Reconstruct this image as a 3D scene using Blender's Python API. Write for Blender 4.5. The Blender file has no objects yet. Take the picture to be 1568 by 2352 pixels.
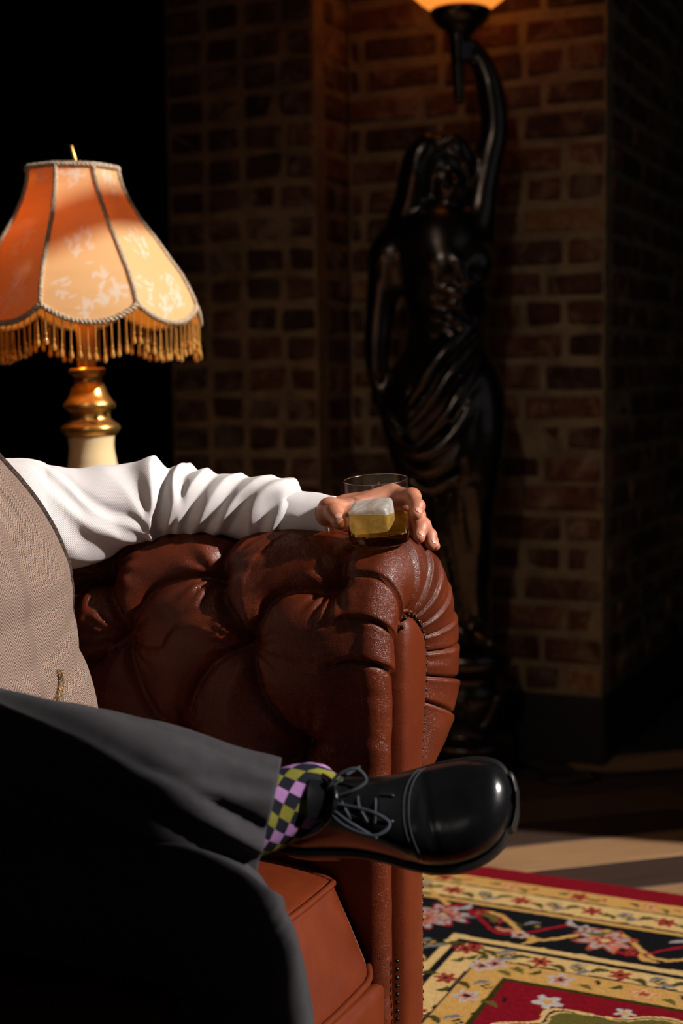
import bpy, math, random
import numpy as np
from mathutils import Vector, Matrix

random.seed(7)
rng = np.random.default_rng(7)
scene = bpy.context.scene
COL = scene.collection

# ------------------------------------------------------------------ camera
FPX, CX, CY, ZC = 3267.0, 784.0, 1176.0, 1.0
PITCH = math.atan(326 / 3267.0)
ROLL = math.radians(0.6)
FWD = np.array([0, math.cos(PITCH), -math.sin(PITCH)])
UP0 = np.array([0, math.sin(PITCH), math.cos(PITCH)])
RT0 = np.array([1.0, 0, 0])
RT = RT0 * math.cos(ROLL) - UP0 * math.sin(ROLL)
UP = UP0 * math.cos(ROLL) + RT0 * math.sin(ROLL)
CAM = np.array([0, 0, ZC])

cam_data = bpy.data.cameras.new('camera')
cam = bpy.data.objects.new('camera', cam_data)
COL.objects.link(cam)
cam_data.sensor_fit = 'VERTICAL'
cam_data.sensor_height = 36.0
cam_data.lens = FPX / 2352.0 * 36.0
cam_data.clip_start = 0.05
cam_data.dof.use_dof = True
cam_data.dof.focus_distance = 1.90
cam_data.dof.aperture_fstop = 2.8
cam.matrix_world = Matrix(((RT[0], UP[0], -FWD[0], 0), (RT[1], UP[1], -FWD[1], 0), (RT[2], UP[2], -FWD[2], ZC), (0, 0, 0, 1)))
scene.camera = cam

# ------------------------------------------------------------------ light and exposure
A = np.array([math.sin(math.radians(65)), -math.cos(math.radians(65)), 0])   # room axis: the way the sofa faces
O = np.array([math.cos(math.radians(65)), math.sin(math.radians(65)), 0])    # room axis: towards the brick piers
def so(s, o, z=0.0):
    """room coordinates to world"""
    return A * s + O * o + np.array([0, 0, z])

world = bpy.data.worlds.new('world')
scene.world = world
world.use_nodes = True
world.node_tree.nodes['Background'].inputs[0].default_value = (0.55, 0.7, 1.0, 1)
world.node_tree.nodes['Background'].inputs[1].default_value = 0.004

SUN_AZ, SUN_EL = math.radians(74), math.radians(33)
SUN_DIR = np.array([math.sin(SUN_AZ) * math.cos(SUN_EL), -math.cos(SUN_AZ) * math.cos(SUN_EL), math.sin(SUN_EL)])
sun_data = bpy.data.lights.new('sun', 'SUN')
sun_data.energy = 5.6
sun_data.color = (1.0, 0.93, 0.86)
sun_data.angle = math.radians(0.9)
sun = bpy.data.objects.new('sun', sun_data)
COL.objects.link(sun)
sun.rotation_euler = Vector(SUN_DIR).to_track_quat('Z', 'Y').to_euler()

TRANSOM_Z = 3.08
WIN_S, WIN_O0, WIN_O1, WIN_Z0, WIN_Z1 = 1.2, 1.555, 3.30, 0.75, 3.45          # window in the right wall
WF_S0, WF_S1, WF_Z0, WF_Z1, ROOM_O0 = 0.2, 0.95, 1.3, 2.6, -4.5                # added fill window behind the viewer, sized for its light
win_light = bpy.data.lights.new('window_daylight', 'AREA')
win_light.shape = 'RECTANGLE'
win_light.size = WIN_O1 - WIN_O0
win_light.size_y = WIN_Z1 - WIN_Z0
win_light.energy = 1.6
win_light.color = (0.86, 0.93, 1.0)
wl = bpy.data.objects.new('window_daylight', win_light)
COL.objects.link(wl)
_c = A * (WIN_S + 0.16) + O * (WIN_O0 + WIN_O1) / 2
wl.location = (_c[0], _c[1], (WIN_Z0 + WIN_Z1) / 2)
wl.rotation_euler = Vector(A).to_track_quat('Z', 'Y').to_euler()

wf_light = bpy.data.lights.new('rear_fill', 'AREA')  # unseen soft fill added behind the viewer for the brick and statue
wf_light.shape = 'RECTANGLE'
wf_light.size = WF_S1 - WF_S0
wf_light.size_y = WF_Z1 - WF_Z0
wf_light.energy = 6.5
wf_light.color = (1.0, 0.93, 0.84)
wf = bpy.data.objects.new('rear_fill', wf_light)
COL.objects.link(wf)
_c = A * (WF_S0 + WF_S1) / 2 + O * (ROOM_O0 - 0.08)
wf.location = (_c[0], _c[1], (WF_Z0 + WF_Z1) / 2)
wf.rotation_euler = Vector(-O).to_track_quat('Z', 'Y').to_euler()

# added unseen spot that brightens the brick piers but spares the sofa arm
SPOT_P, SPOT_T = so(-0.55, -0.60, 3.20), so(-1.04, 3.42, 0.50)
sp_light = bpy.data.lights.new('brick_fill_spot', 'SPOT')
sp_light.energy = 52.0
sp_light.color = (1.0, 0.82, 0.67)
sp_light.spot_size = math.radians(35)
sp_light.spot_blend = 1.0
sp_light.shadow_soft_size = 0.05
spo = bpy.data.objects.new('brick_fill_spot', sp_light)
COL.objects.link(spo)
spo.location = tuple(SPOT_P)
spo.rotation_euler = Vector(SPOT_P - SPOT_T).to_track_quat('Z', 'Y').to_euler()

scene.view_settings.view_transform = 'Standard'
scene.view_settings.look = 'None'
scene.view_settings.exposure = 0.0
scene.view_settings.gamma = 1.0
scene.view_settings.use_curve_mapping = False
try:
    scene.cycles.use_denoising = True
    scene.cycles.max_bounces = 7
    scene.cycles.diffuse_bounces = 2
    scene.cycles.glossy_bounces = 3
    scene.cycles.transmission_bounces = 7
    scene.cycles.transparent_max_bounces = 12
    scene.cycles.use_light_tree = False
    scene.cycles.adaptive_threshold = 0.03
    scene.cycles.adaptive_min_samples = 24
    scene.cycles.sample_clamp_indirect = 4.0
except Exception:
    pass

# ------------------------------------------------------------------ helpers
def at(px, py, Y):
    d = FWD + RT * (px - CX) / FPX - UP * (py - CY) / FPX
    return CAM + d * (Y / d[1])

def atz(px, py, z):
    d = FWD + RT * (px - CX) / FPX - UP * (py - CY) / FPX
    return CAM + d * ((z - ZC) / d[2])

def proj(p):
    v = np.asarray(p, float) - CAM
    w = v @ FWD
    return CX + FPX * (v @ RT) / w, CY - FPX * (v @ UP) / w

def so(s, o, z=0.0):
    """room coordinates to world"""
    return A * s + O * o + np.array([0, 0, z])

ROOT = {}

def base_of(ob):
    return ROOT.get(ob.name, np.zeros(3)) if ob is not None else np.zeros(3)

def tag(ob, label=None, cat=None, group=None, kind=None):
    if label: ob['label'] = label
    if cat: ob['category'] = cat
    if group: ob['group'] = group
    if kind: ob['kind'] = kind
    return ob

def empty(name, loc):
    o_ = bpy.data.objects.new(name, None)
    o_.empty_display_size = 0.05
    o_.location = tuple(float(x) for x in loc)
    COL.objects.link(o_)
    ROOT[o_.name] = np.array(loc, float)
    return o_

def make_mesh(name, V, F, mat=None, smooth=True, uv=None, col=None):
    me = bpy.data.meshes.new(name)
    V = np.asarray(V, float)
    if isinstance(F, np.ndarray):
        nf, k = F.shape
        me.vertices.add(len(V)); me.vertices.foreach_set('co', V.ravel().astype(np.float32))
        me.loops.add(nf * k); me.loops.foreach_set('vertex_index', F.ravel().astype(np.int32))
        me.polygons.add(nf)
        me.polygons.foreach_set('loop_start', (np.arange(nf) * k).astype(np.int32))
        me.polygons.foreach_set('loop_total', np.full(nf, k, np.int32))
        me.update(calc_edges=True)
        me.validate()
    else:
        me.from_pydata([tuple(v) for v in V], [], [tuple(int(i) for i in f) for f in F])
        me.update()
    me.polygons.foreach_set('use_smooth', np.full(len(me.polygons), smooth, bool))
    li = np.empty(len(me.loops), np.int32); me.loops.foreach_get('vertex_index', li)
    if uv is not None:
        l = me.uv_layers.new(name='UVMap')
        l.data.foreach_set('uv', np.asarray(uv, np.float32)[li].ravel())
    if col is not None:
        c = np.ones((len(V), 4), np.float32); c[:, :3] = col
        at_ = me.color_attributes.new('Col', 'FLOAT_COLOR', 'POINT')
        at_.data.foreach_set('color', c.ravel())
    if mat is not None:
        me.materials.append(mat)
    me.update()
    return me

def part(name, V, F, mat, parent=None, loc=None, smooth=True, uv=None, col=None):
    """V in world space; a child keeps the frame of its (unrotated) root"""
    V = np.asarray(V, float)
    base = base_of(parent) if parent is not None else (np.array(loc, float) if loc is not None else np.zeros(3))
    me = make_mesh(name, V - base, F, mat, smooth, uv, col)
    ob = bpy.data.objects.new(name, me)
    COL.objects.link(ob)
    if parent is not None:
        ob.parent = parent
    elif loc is not None:
        ob.location = tuple(float(x) for x in base)
    ROOT[ob.name] = base
    return ob

def place(me, name, parent, pos, rot=None, scale=None):
    """an instance of shared mesh data as a child part"""
    ob = bpy.data.objects.new(name, me)
    COL.objects.link(ob)
    ob.parent = parent
    ob.location = tuple(float(x) for x in (np.asarray(pos, float) - base_of(parent)))
    if rot is not None:
        ob.rotation_mode = 'QUATERNION'; ob.rotation_quaternion = rot
    if scale is not None:
        ob.scale = scale
    return ob

def frame_quat(zaxis, xaxis=(1, 0, 0)):
    z = Vector(zaxis).normalized(); x = Vector(xaxis)
    x = (x - z * x.dot(z))
    if x.length < 1e-6: x = Vector((0, 1, 0)) - z * z.y
    x.normalize(); y = z.cross(x)
    return Matrix(((x.x, y.x, z.x), (x.y, y.y, z.y), (x.z, y.z, z.z))).to_quaternion()

def catmull(P, n):
    P = np.asarray(P, float)
    m = len(P)
    Q = np.vstack([2 * P[0] - P[1], P, 2 * P[-1] - P[-2]])
    t = np.linspace(0, m - 1, n)
    i = np.minimum(t.astype(int), m - 2); f = (t - i)[:, None]
    p0, p1, p2, p3 = Q[i], Q[i + 1], Q[i + 2], Q[i + 3]
    return 0.5 * (2 * p1 + (p2 - p0) * f + (2 * p0 - 5 * p1 + 4 * p2 - p3) * f ** 2 + (3 * p1 - p0 - 3 * p2 + p3) * f ** 3)

def resample(P, step=None, n=None):
    P = np.asarray(P, float)
    d = np.r_[0, np.cumsum(np.linalg.norm(np.diff(P[:, :3], axis=0), axis=1))]
    if n is None: n = max(2, int(d[-1] / step) + 1)
    t = np.linspace(0, d[-1], n)
    return np.stack([np.interp(t, d, P[:, k]) for k in range(P.shape[1])], 1)

def grid_faces(nu, nv, close_v=False, close_u=False):
    iu = np.arange(nu if close_u else nu - 1); iv = np.arange(nv if close_v else nv - 1)
    I, J = np.meshgrid(iu, iv, indexing='ij')
    I2 = (I + 1) % nu; J2 = (J + 1) % nv
    return np.stack([I * nv + J, I2 * nv + J, I2 * nv + J2, I * nv + J2], -1).reshape(-1, 4)

def grid_normals(G, close_v=False):
    du = np.gradient(G, axis=0)
    if close_v:
        dv = (np.roll(G, -1, 1) - np.roll(G, 1, 1)) / 2
    else:
        dv = np.gradient(G, axis=1)
    n = np.cross(du, dv)
    return n / (np.linalg.norm(n, axis=2, keepdims=True) + 1e-12)

def frames(path, ref=(0, 0, 1)):
    path = np.asarray(path, float)
    T = np.gradient(path, axis=0); T /= np.linalg.norm(T, axis=1, keepdims=True) + 1e-12
    N = np.zeros_like(T)
    r = np.asarray(ref, float)
    n = r - T[0] * (r @ T[0])
    if np.linalg.norm(n) < 1e-4:
        r = np.array([1., 0, 0]); n = r - T[0] * (r @ T[0])
    N[0] = n / np.linalg.norm(n)
    for i in range(1, len(T)):
        n = N[i - 1] - T[i] * (N[i - 1] @ T[i])
        N[i] = n / (np.linalg.norm(n) + 1e-12)
    return T, N, np.cross(T, N)

def tube_geo(path, r, seg=8, caps=True, ref=(0, 0, 1)):
    path = np.asarray(path, float)
    n = len(path)
    r = np.broadcast_to(np.asarray(r, float), (n,))
    T, N, B = frames(path, ref)
    th = np.arange(seg) * 2 * math.pi / seg
    V = path[:, None] + r[:, None, None] * (np.cos(th)[None, :, None] * N[:, None] + np.sin(th)[None, :, None] * B[:, None])
    V = V.reshape(-1, 3)
    F = [tuple(f) for f in grid_faces(n, seg, close_v=True)]
    if caps:
        V = np.vstack([V, path[0], path[-1]])
        a, b = n * seg, n * seg + 1
        for j in range(seg):
            F.append((j, (j + 1) % seg, a)); F.append(((n - 1) * seg + (j + 1) % seg, (n - 1) * seg + j, b))
    return V, F

def lathe_geo(prof, seg=48, center=(0, 0, 0), axis=(0, 0, 1), ref=(1, 0, 0)):
    prof = np.asarray(prof, float)
    z = np.asarray(axis, float); z = z / np.linalg.norm(z)
    x = np.asarray(ref, float); x = x - z * (x @ z); x /= np.linalg.norm(x); y = np.cross(z, x)
    th = np.arange(seg) * 2 * math.pi / seg
    V = (np.asarray(center, float) + prof[:, 0][:, None, None] * (np.cos(th)[None, :, None] * x + np.sin(th)[None, :, None] * y)
         + prof[:, 1][:, None, None] * z)
    return V.reshape(-1, 3), grid_faces(len(prof), seg, close_v=True)[:, ::-1]

def join(*geos):
    Vs, Fs, k = [], [], 0
    for V, F in geos:
        Vs.append(np.asarray(V, float))
        Fs += [tuple(int(i) + k for i in f) for f in F]
        k += len(V)
    return np.vstack(Vs), Fs

def box_geo(c, half, ax=(1, 0, 0), ay=(0, 1, 0), az=(0, 0, 1), ch=0.0, jit=0.0, r=None):
    """box with chamfered edges (44 triangles)"""
    c = np.asarray(c, float); X = [np.asarray(v, float) for v in (ax, ay, az)]
    h = np.asarray(half, float)
    V = []; idx = {}
    for sx in (-1, 1):
        for sy in (-1, 1):
            for sz in (-1, 1):
                s = (sx, sy, sz)
                j = np.zeros(3) if r is None else np.array([r.uniform(-jit, jit) for _ in range(3)])
                for k in range(3):
                    q = np.array([s[m] * (h[m] - (0 if m == k else ch)) for m in range(3)]) + j
                    idx[(s, k)] = len(V)
                    V.append(c + X[0] * q[0] + X[1] * q[1] + X[2] * q[2])
    F = []
    for k in range(3):
        m, n = (k + 1) % 3, (k + 2) % 3
        for sg in (-1, 1):
            def S(u, v):
                s = [0, 0, 0]; s[k] = sg; s[m] = u; s[n] = v
                return tuple(s)
            q = [idx[(S(-1, -1), k)], idx[(S(1, -1), k)], idx[(S(1, 1), k)], idx[(S(-1, 1), k)]]
            F.append(tuple(q if sg > 0 else q[::-1]))
    if ch > 0:
        for k in range(3):
            m, n = (k + 1) % 3, (k + 2) % 3
            for u in (-1, 1):
                for v in (-1, 1):
                    s1 = [0, 0, 0]; s1[k] = -1; s1[m] = u; s1[n] = v
                    s2 = list(s1); s2[k] = 1
                    s1, s2 = tuple(s1), tuple(s2)
                    q = [idx[(s1, m)], idx[(s2, m)], idx[(s2, n)], idx[(s1, n)]]
                    F.append(tuple(q[::-1] if u * v > 0 else q))
        for sx in (-1, 1):
            for sy in (-1, 1):
                for sz in (-1, 1):
                    s = (sx, sy, sz)
                    q = [idx[(s, 0)], idx[(s, 1)], idx[(s, 2)]]
                    F.append(tuple(q if sx * sy * sz > 0 else q[::-1]))
    return np.array(V), F

def vnoise(P, scale, seed=0):
    """smooth value noise on points"""
    P = np.asarray(P, float) * scale + seed * 17.13
    I = np.floor(P).astype(np.int64); f = P - I; f = f * f * (3 - 2 * f)
    def h(i, j, k):
        n = (i * 73856093) ^ (j * 19349663) ^ (k * 83492791)
        n = (n ^ (n >> 13)) * 1274126177
        n = n ^ (n >> 16)
        return (n & 0xffff) / 65535.0
    out = 0
    for a_ in (0, 1):
        for b_ in (0, 1):
            for c_ in (0, 1):
                w = (f[..., 0] if a_ else 1 - f[..., 0]) * (f[..., 1] if b_ else 1 - f[..., 1]) * (f[..., 2] if c_ else 1 - f[..., 2])
                out = out + w * h(I[..., 0] + a_, I[..., 1] + b_, I[..., 2] + c_)
    return out * 2 - 1

class Sdf:
    """blended solid shapes turned into one continuous surface"""
    def __init__(self, lo, hi, h):
        self.lo = np.asarray(lo, float); self.h = h
        self.n = np.ceil((np.asarray(hi, float) - self.lo) / h).astype(int) + 1
        self.D = np.full(self.n, 1.0, np.float32)
        self.ax = [self.lo[k] + h * np.arange(self.n[k]) for k in range(3)]
    rs = 1.0
    def _blk(self, lo, hi, m):
        i0 = np.clip(np.floor((np.asarray(lo) - m - self.lo) / self.h).astype(int), 0, self.n)
        i1 = np.clip(np.ceil((np.asarray(hi) + m - self.lo) / self.h).astype(int) + 1, 0, self.n)
        sl = tuple(slice(a_, b_) for a_, b_ in zip(i0, i1))
        X = [self.ax[k][i0[k]:i1[k]] for k in range(3)]
        return sl, (X[0][:, None, None], X[1][None, :, None], X[2][None, None, :])
    def _mix(self, sl, d, k, cut=False):
        a_ = self.D[sl]
        if a_.size == 0: return
        if cut:
            t = np.clip(0.5 - 0.5 * (a_ + d) / k, 0, 1)
            self.D[sl] = a_ * (1 - t) + (-d) * t + k * t * (1 - t)
        else:
            t = np.clip(0.5 + 0.5 * (d - a_) / k, 0, 1)
            self.D[sl] = d * (1 - t) + a_ * t - k * t * (1 - t)
    def cap(self, p, q, r0, r1=None, k=0.01, cut=False):
        p = np.asarray(p, float); q = np.asarray(q, float); r1 = r0 if r1 is None else r1
        r0, r1 = r0 * self.rs, r1 * self.rs
        m = max(r0, r1) + k + 4 * self.h
        sl, (x, y, z) = self._blk(np.minimum(p, q), np.maximum(p, q), m)
        d = q - p; L = max(d @ d, 1e-12)
        t = np.clip(((x - p[0]) * d[0] + (y - p[1]) * d[1] + (z - p[2]) * d[2]) / L, 0, 1)
        dist = np.sqrt((x - p[0] - t * d[0]) ** 2 + (y - p[1] - t * d[1]) ** 2 + (z - p[2] - t * d[2]) ** 2) - (r0 + (r1 - r0) * t)
        self._mix(sl, dist, k, cut)
    def poly(self, pts, rad, k=0.01, n=None, cut=False):
        pts = np.asarray(pts, float); rad = np.broadcast_to(np.asarray(rad, float), (len(pts),))
        if n:
            c = catmull(np.c_[pts, rad], n); pts, rad = c[:, :3], np.maximum(c[:, 3], 1e-4)
        for i in range(len(pts) - 1):
            self.cap(pts[i], pts[i + 1], rad[i], rad[i + 1], k if i == 0 or cut else min(k, 0.5 * max(rad[i], rad[i + 1])), cut)
    def ell(self, c, r, k=0.01, rot=None, cut=False):
        c = np.asarray(c, float); r = np.asarray(r, float) * self.rs; R = max(r)
        sl, (x, y, z) = self._blk(c - R, c + R, k + 4 * self.h)
        x, y, z = x - c[0], y - c[1], z - c[2]
        if rot is not None:
            u = [x * rot[0][m] + y * rot[1][m] + z * rot[2][m] for m in range(3)]
        else:
            u = [x, y, z]
        k0 = np.sqrt((u[0] / r[0]) ** 2 + (u[1] / r[1]) ** 2 + (u[2] / r[2]) ** 2)
        k1 = np.sqrt((u[0] / r[0] ** 2) ** 2 + (u[1] / r[1] ** 2) ** 2 + (u[2] / r[2] ** 2) ** 2)
        d = np.where(k1 > 1e-9, k0 * (k0 - 1) / (k1 + 1e-9), -min(r))
        self._mix(sl, d, k, cut)
    def mesh(self, smooth=2):
        D, h, lo = self.D, self.h, self.lo
        s = D < 0
        c = np.zeros(np.array(D.shape) - 1, np.int8)
        corners = [(a_, b_, d_) for a_ in (0, 1) for b_ in (0, 1) for d_ in (0, 1)]
        nx, ny, nz = c.shape
        for a_, b_, d_ in corners:
            c += s[a_:a_ + nx, b_:b_ + ny, d_:d_ + nz]
        act = np.argwhere((c > 0) & (c < 8))
        ids = np.full(c.shape, -1, np.int32); ids[tuple(act.T)] = np.arange(len(act))
        val = np.stack([D[act[:, 0] + a_, act[:, 1] + b_, act[:, 2] + d_] for a_, b_, d_ in corners], 1).astype(float)
        pos = np.zeros((len(act), 3)); cnt = np.zeros(len(act))
        cc = np.array(corners, float)
        for i in range(8):
            for j in range(i + 1, 8):
                if np.abs(cc[i] - cc[j]).sum() != 1: continue
                m = (val[:, i] < 0) != (val[:, j] < 0)
                t = val[m, i] / (val[m, i] - val[m, j])
                pos[m] += cc[i] + (cc[j] - cc[i]) * t[:, None]; cnt[m] += 1
        V = lo + (act + pos / cnt[:, None]) * h
        F = []
        for ax in range(3):
            o1, o2 = (ax + 1) % 3, (ax + 2) % 3
            a0 = [slice(None)] * 3; a1 = [slice(None)] * 3
            a0[ax] = slice(0, -1); a1[ax] = slice(1, None)
            e = np.argwhere(s[tuple(a0)] != s[tuple(a1)])
            e = e[(e[:, o1] > 0) & (e[:, o2] > 0) & (e[:, o1] < D.shape[o1] - 1) & (e[:, o2] < D.shape[o2] - 1)]
            ins = s[tuple(e.T)]
            q = []
            for d1, d2 in ((-1, -1), (0, -1), (0, 0), (-1, 0)):
                g = e.copy(); g[:, o1] += d1; g[:, o2] += d2
                q.append(ids[tuple(g.T)])
            q = np.stack(q, 1)
            q[~ins] = q[~ins][:, ::-1]
            F.append(q)
        F = np.vstack(F)
        F = F[(F >= 0).all(1)]
        for _ in range(smooth):
            acc = np.zeros_like(V); num = np.zeros(len(V))
            for a_ in range(4):
                i, j = F[:, a_], F[:, (a_ + 1) % 4]
                for k in range(3):
                    acc[:, k] += np.bincount(i, V[j, k], len(V)) + np.bincount(j, V[i, k], len(V))
                num += np.bincount(i, minlength=len(V)) + np.bincount(j, minlength=len(V))
            V = 0.5 * V + 0.5 * acc / num[:, None]
        return V, F

# ------------------------------------------------------------------ materials
class NT:
    def __init__(self, name):
        self.m = bpy.data.materials.new(name); self.m.use_nodes = True
        self.t = self.m.node_tree; self.n = self.t.nodes
        self.b = self.n['Principled BSDF']; self.out = self.n['Material Output']
    def node(self, typ, **kw):
        nd = self.n.new(typ)
        for k, v in kw.items(): setattr(nd, k, v)
        return nd
    def link(self, a_, b_): self.t.links.new(a_, b_)
    def val(self, nd, **kw):
        for k, v in kw.items(): nd.inputs[k].default_value = v
        return nd
    def math(self, op, a_, b_=None, c_=None):
        nd = self.node('ShaderNodeMath', operation=op)
        for i, v in enumerate((a_, b_, c_)):
            if v is None: continue
            if isinstance(v, (int, float)): nd.inputs[i].default_value = v
            else: self.link(v, nd.inputs[i])
        return nd.outputs[0]
    def coord(self, which='Object', scale=None, rot=None):
        tc = self.node('ShaderNodeTexCoord')
        if scale is None and rot is None: return tc.outputs[which]
        mp = self.node('ShaderNodeMapping')
        if scale is not None: mp.inputs['Scale'].default_value = scale
        if rot is not None: mp.inputs['Rotation'].default_value = rot
        self.link(tc.outputs[which], mp.inputs[0])
        return mp.outputs[0]
    def noise(self, vec, scale, detail=4, rough=0.6, dist=0.0):
        nd = self.node('ShaderNodeTexNoise')
        nd.inputs['Scale'].default_value = scale; nd.inputs['Detail'].default_value = detail
        nd.inputs['Roughness'].default_value = rough; nd.inputs['Distortion'].default_value = dist
        self.link(vec, nd.inputs['Vector'])
        return nd.outputs['Fac']
    def ramp(self, fac, stops):
        nd = self.node('ShaderNodeValToRGB')
        e = nd.color_ramp.elements
        e[0].position, e[0].color = stops[0][0], (*stops[0][1], 1)
        e[1].position, e[1].color = stops[-1][0], (*stops[-1][1], 1)
        for p, c in stops[1:-1]:
            x = e.new(p); x.color = (*c, 1)
        self.link(fac, nd.inputs[0])
        return nd.outputs[0]
    def mix(self, fac, a_, b_, blend='MIX'):
        nd = self.node('ShaderNodeMix', data_type='RGBA', blend_type=blend)
        for i, v in ((0, fac), (6, a_), (7, b_)):
            if isinstance(v, (int, float)): nd.inputs[i].default_value = v
            elif isinstance(v, tuple): nd.inputs[i].default_value = (*v, 1)
            else: self.link(v, nd.inputs[i])
        return nd.outputs[2]
    def bump(self, height, strength=0.3, dist=0.001, prev=None):
        nd = self.node('ShaderNodeBump')
        nd.inputs['Strength'].default_value = strength; nd.inputs['Distance'].default_value = dist
        self.link(height, nd.inputs['Height'])
        if prev is not None: self.link(prev, nd.inputs['Normal'])
        return nd.outputs[0]
    def set(self, color=None, rough=None, metal=None, normal=None, **kw):
        for nm, v in (('Base Color', color), ('Roughness', rough), ('Metallic', metal), ('Normal', normal)):
            if v is None: continue
            if isinstance(v, (int, float)): self.b.inputs[nm].default_value = v
            elif isinstance(v, tuple): self.b.inputs[nm].default_value = (*v, 1)
            else: self.link(v, self.b.inputs[nm])
        for k, v in kw.items():
            self.b.inputs[k.replace('_', ' ')].default_value = v
        return self.m

def m_simple(name, color, rough=0.6, metal=0.0, nscale=None, namp=0.3, bscale=None, bstr=0.2, bdist=0.001, **kw):
    n = NT(name); co = n.coord()
    c = color
    if nscale:
        f = n.noise(co, nscale)
        c = n.ramp(f, [(0.25, tuple(x * (1 - namp) for x in color)), (0.75, tuple(min(1, x * (1 + namp)) for x in color))])
    nm = n.bump(n.noise(co, bscale, 3), bstr, bdist) if bscale else None
    return n.set(c, rough, metal, nm, **kw)

def m_leather(name, col, dark, rough=0.36, cell=290.0, bstr=0.55, spec=0.42):
    n = NT(name); co = n.coord()
    v = n.node('ShaderNodeTexVoronoi', feature='DISTANCE_TO_EDGE')
    v.inputs['Scale'].default_value = cell
    wob = n.node('ShaderNodeVectorMath', operation='MULTIPLY_ADD')
    nn = n.node('ShaderNodeTexNoise'); nn.inputs['Scale'].default_value = cell * 0.5; n.link(co, nn.inputs['Vector'])
    n.link(nn.outputs['Color'], wob.inputs[0]); wob.inputs[1].default_value = (0.003, 0.003, 0.003); n.link(co, wob.inputs[2])
    n.link(wob.outputs[0], v.inputs['Vector'])
    e = n.math('MINIMUM', n.math('MULTIPLY', v.outputs['Distance'], 3.0), 0.5)
    big = n.noise(co, 9, 5, 0.65)
    c = n.ramp(big, [(0.3, dark), (0.7, col)])
    c = n.mix(n.math('MULTIPLY', n.math('SUBTRACT', 0.5, e), 0.5), c, tuple(x * 0.35 for x in col))
    fine = n.noise(co, 40, 5, 0.7, 0.6)
    nrm = n.bump(e, bstr, 0.0007)
    nrm = n.bump(fine, 0.35, 0.003, nrm)
    r = n.math('ADD', n.math('MULTIPLY', fine, 0.18), rough - 0.09)
    return n.set(c, r, 0.0, nrm, Specular_IOR_Level=spec)

M = {}
M['leather'] = m_leather('tan_brown_leather', (0.168, 0.0285, 0.0072), (0.078, 0.0120, 0.0034), 0.35, 480.0, 0.55)
M['leather_smooth'] = m_leather('smooth_brown_leather', (0.160, 0.0275, 0.0072), (0.105, 0.0165, 0.0046), 0.42, 560.0, 0.28, 0.25)
M['nail'] = m_simple('dark_antique_nail', (0.035, 0.03, 0.026), 0.28, 0.9)
M['bronze'] = m_simple('black_bronze', (0.060, 0.048, 0.042), 0.27, 0.92, nscale=12, namp=0.5, bscale=60, bstr=0.12, bdist=0.002, Coat_Weight=0.3, Coat_Roughness=0.2)
M['black_paint'] = m_simple('black_paint', (0.012, 0.011, 0.011), 0.6)
M['dark_wall'] = m_simple('dark_plaster', (0.018, 0.015, 0.014), 0.85, nscale=3, Specular_IOR_Level=0.1)
M['dark_brown'] = m_simple('dark_stained_wood', (0.03, 0.014, 0.008), 0.45, nscale=8)
M['shoe'] = m_simple('black_polished_leather', (0.006, 0.006, 0.007), 0.22, nscale=30, bscale=160, bstr=0.10, bdist=0.0008, Specular_IOR_Level=0.6)
M['sole'] = m_simple('black_rubber_sole', (0.012, 0.011, 0.011), 0.45)
M['lace'] = m_simple('navy_lace', (0.022, 0.03, 0.042), 0.75, bscale=900, bstr=0.4, bdist=0.0006)
M['trouser'] = m_simple('charcoal_wool', (0.040, 0.0375, 0.042), 0.88, nscale=70, namp=0.16, bscale=1400, bstr=0.25, bdist=0.0004, Sheen_Weight=0.06, Sheen_Roughness=0.4, Specular_IOR_Level=0.12)
M['brass'] = m_simple('worn_brass', (0.62, 0.36, 0.10), 0.30, 0.9, nscale=14, namp=0.35, bscale=40, bstr=0.1, bdist=0.002)
M['cream'] = m_simple('cream_glazed_ceramic', (0.78, 0.60, 0.33), 0.16, nscale=6, namp=0.05)
M['chain'] = m_simple('gold_chain', (0.45, 0.27, 0.06), 0.3, 1.0)
M['hair'] = m_simple('brown_hair', (0.04, 0.02, 0.012), 0.55, bscale=300, bstr=0.6, bdist=0.002)
M['cord'] = m_simple('black_cable', (0.01, 0.01, 0.01), 0.5)
# ------------------------------------------------------------------ the room
def slab(name, s0, s1, o0, o1, z0, z1, mat, parent=None):
    c = so((s0 + s1) / 2, (o0 + o1) / 2, (z0 + z1) / 2)
    V, F = box_geo(c, (abs(s1 - s0) / 2, abs(o1 - o0) / 2, (z1 - z0) / 2), A, O)
    ob = part(name, V, F, mat, parent, smooth=False)
    if parent is None: ob['kind'] = 'structure'
    return ob

ROOM_S0, ROOM_O1, ROOM_H = -4.2, 4.75, 3.7
def m_plank(name, col):
    n = NT(name); co = n.coord(scale=(1.2, 26, 26))
    g = n.noise(co, 3.0, 6, 0.7, 0.4)
    c = n.ramp(g, [(0.25, tuple(x * 0.55 for x in col)), (0.55, col), (0.8, tuple(x * 1.25 for x in col))])
    return n.set(c, 0.5, 0.0, n.bump(g, 0.25, 0.001), Specular_IOR_Level=0.25)
M['planks'] = [m_plank('pale_oak', (0.33, 0.185, 0.092)), m_plank('dark_oak', (0.052, 0.030, 0.022)),
               m_plank('mid_oak', (0.12, 0.068, 0.040)), m_plank('umber_oak', (0.072, 0.040, 0.028))]
M['subfloor'] = m_simple('floor_gap', (0.015, 0.01, 0.008), 0.8)

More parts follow.
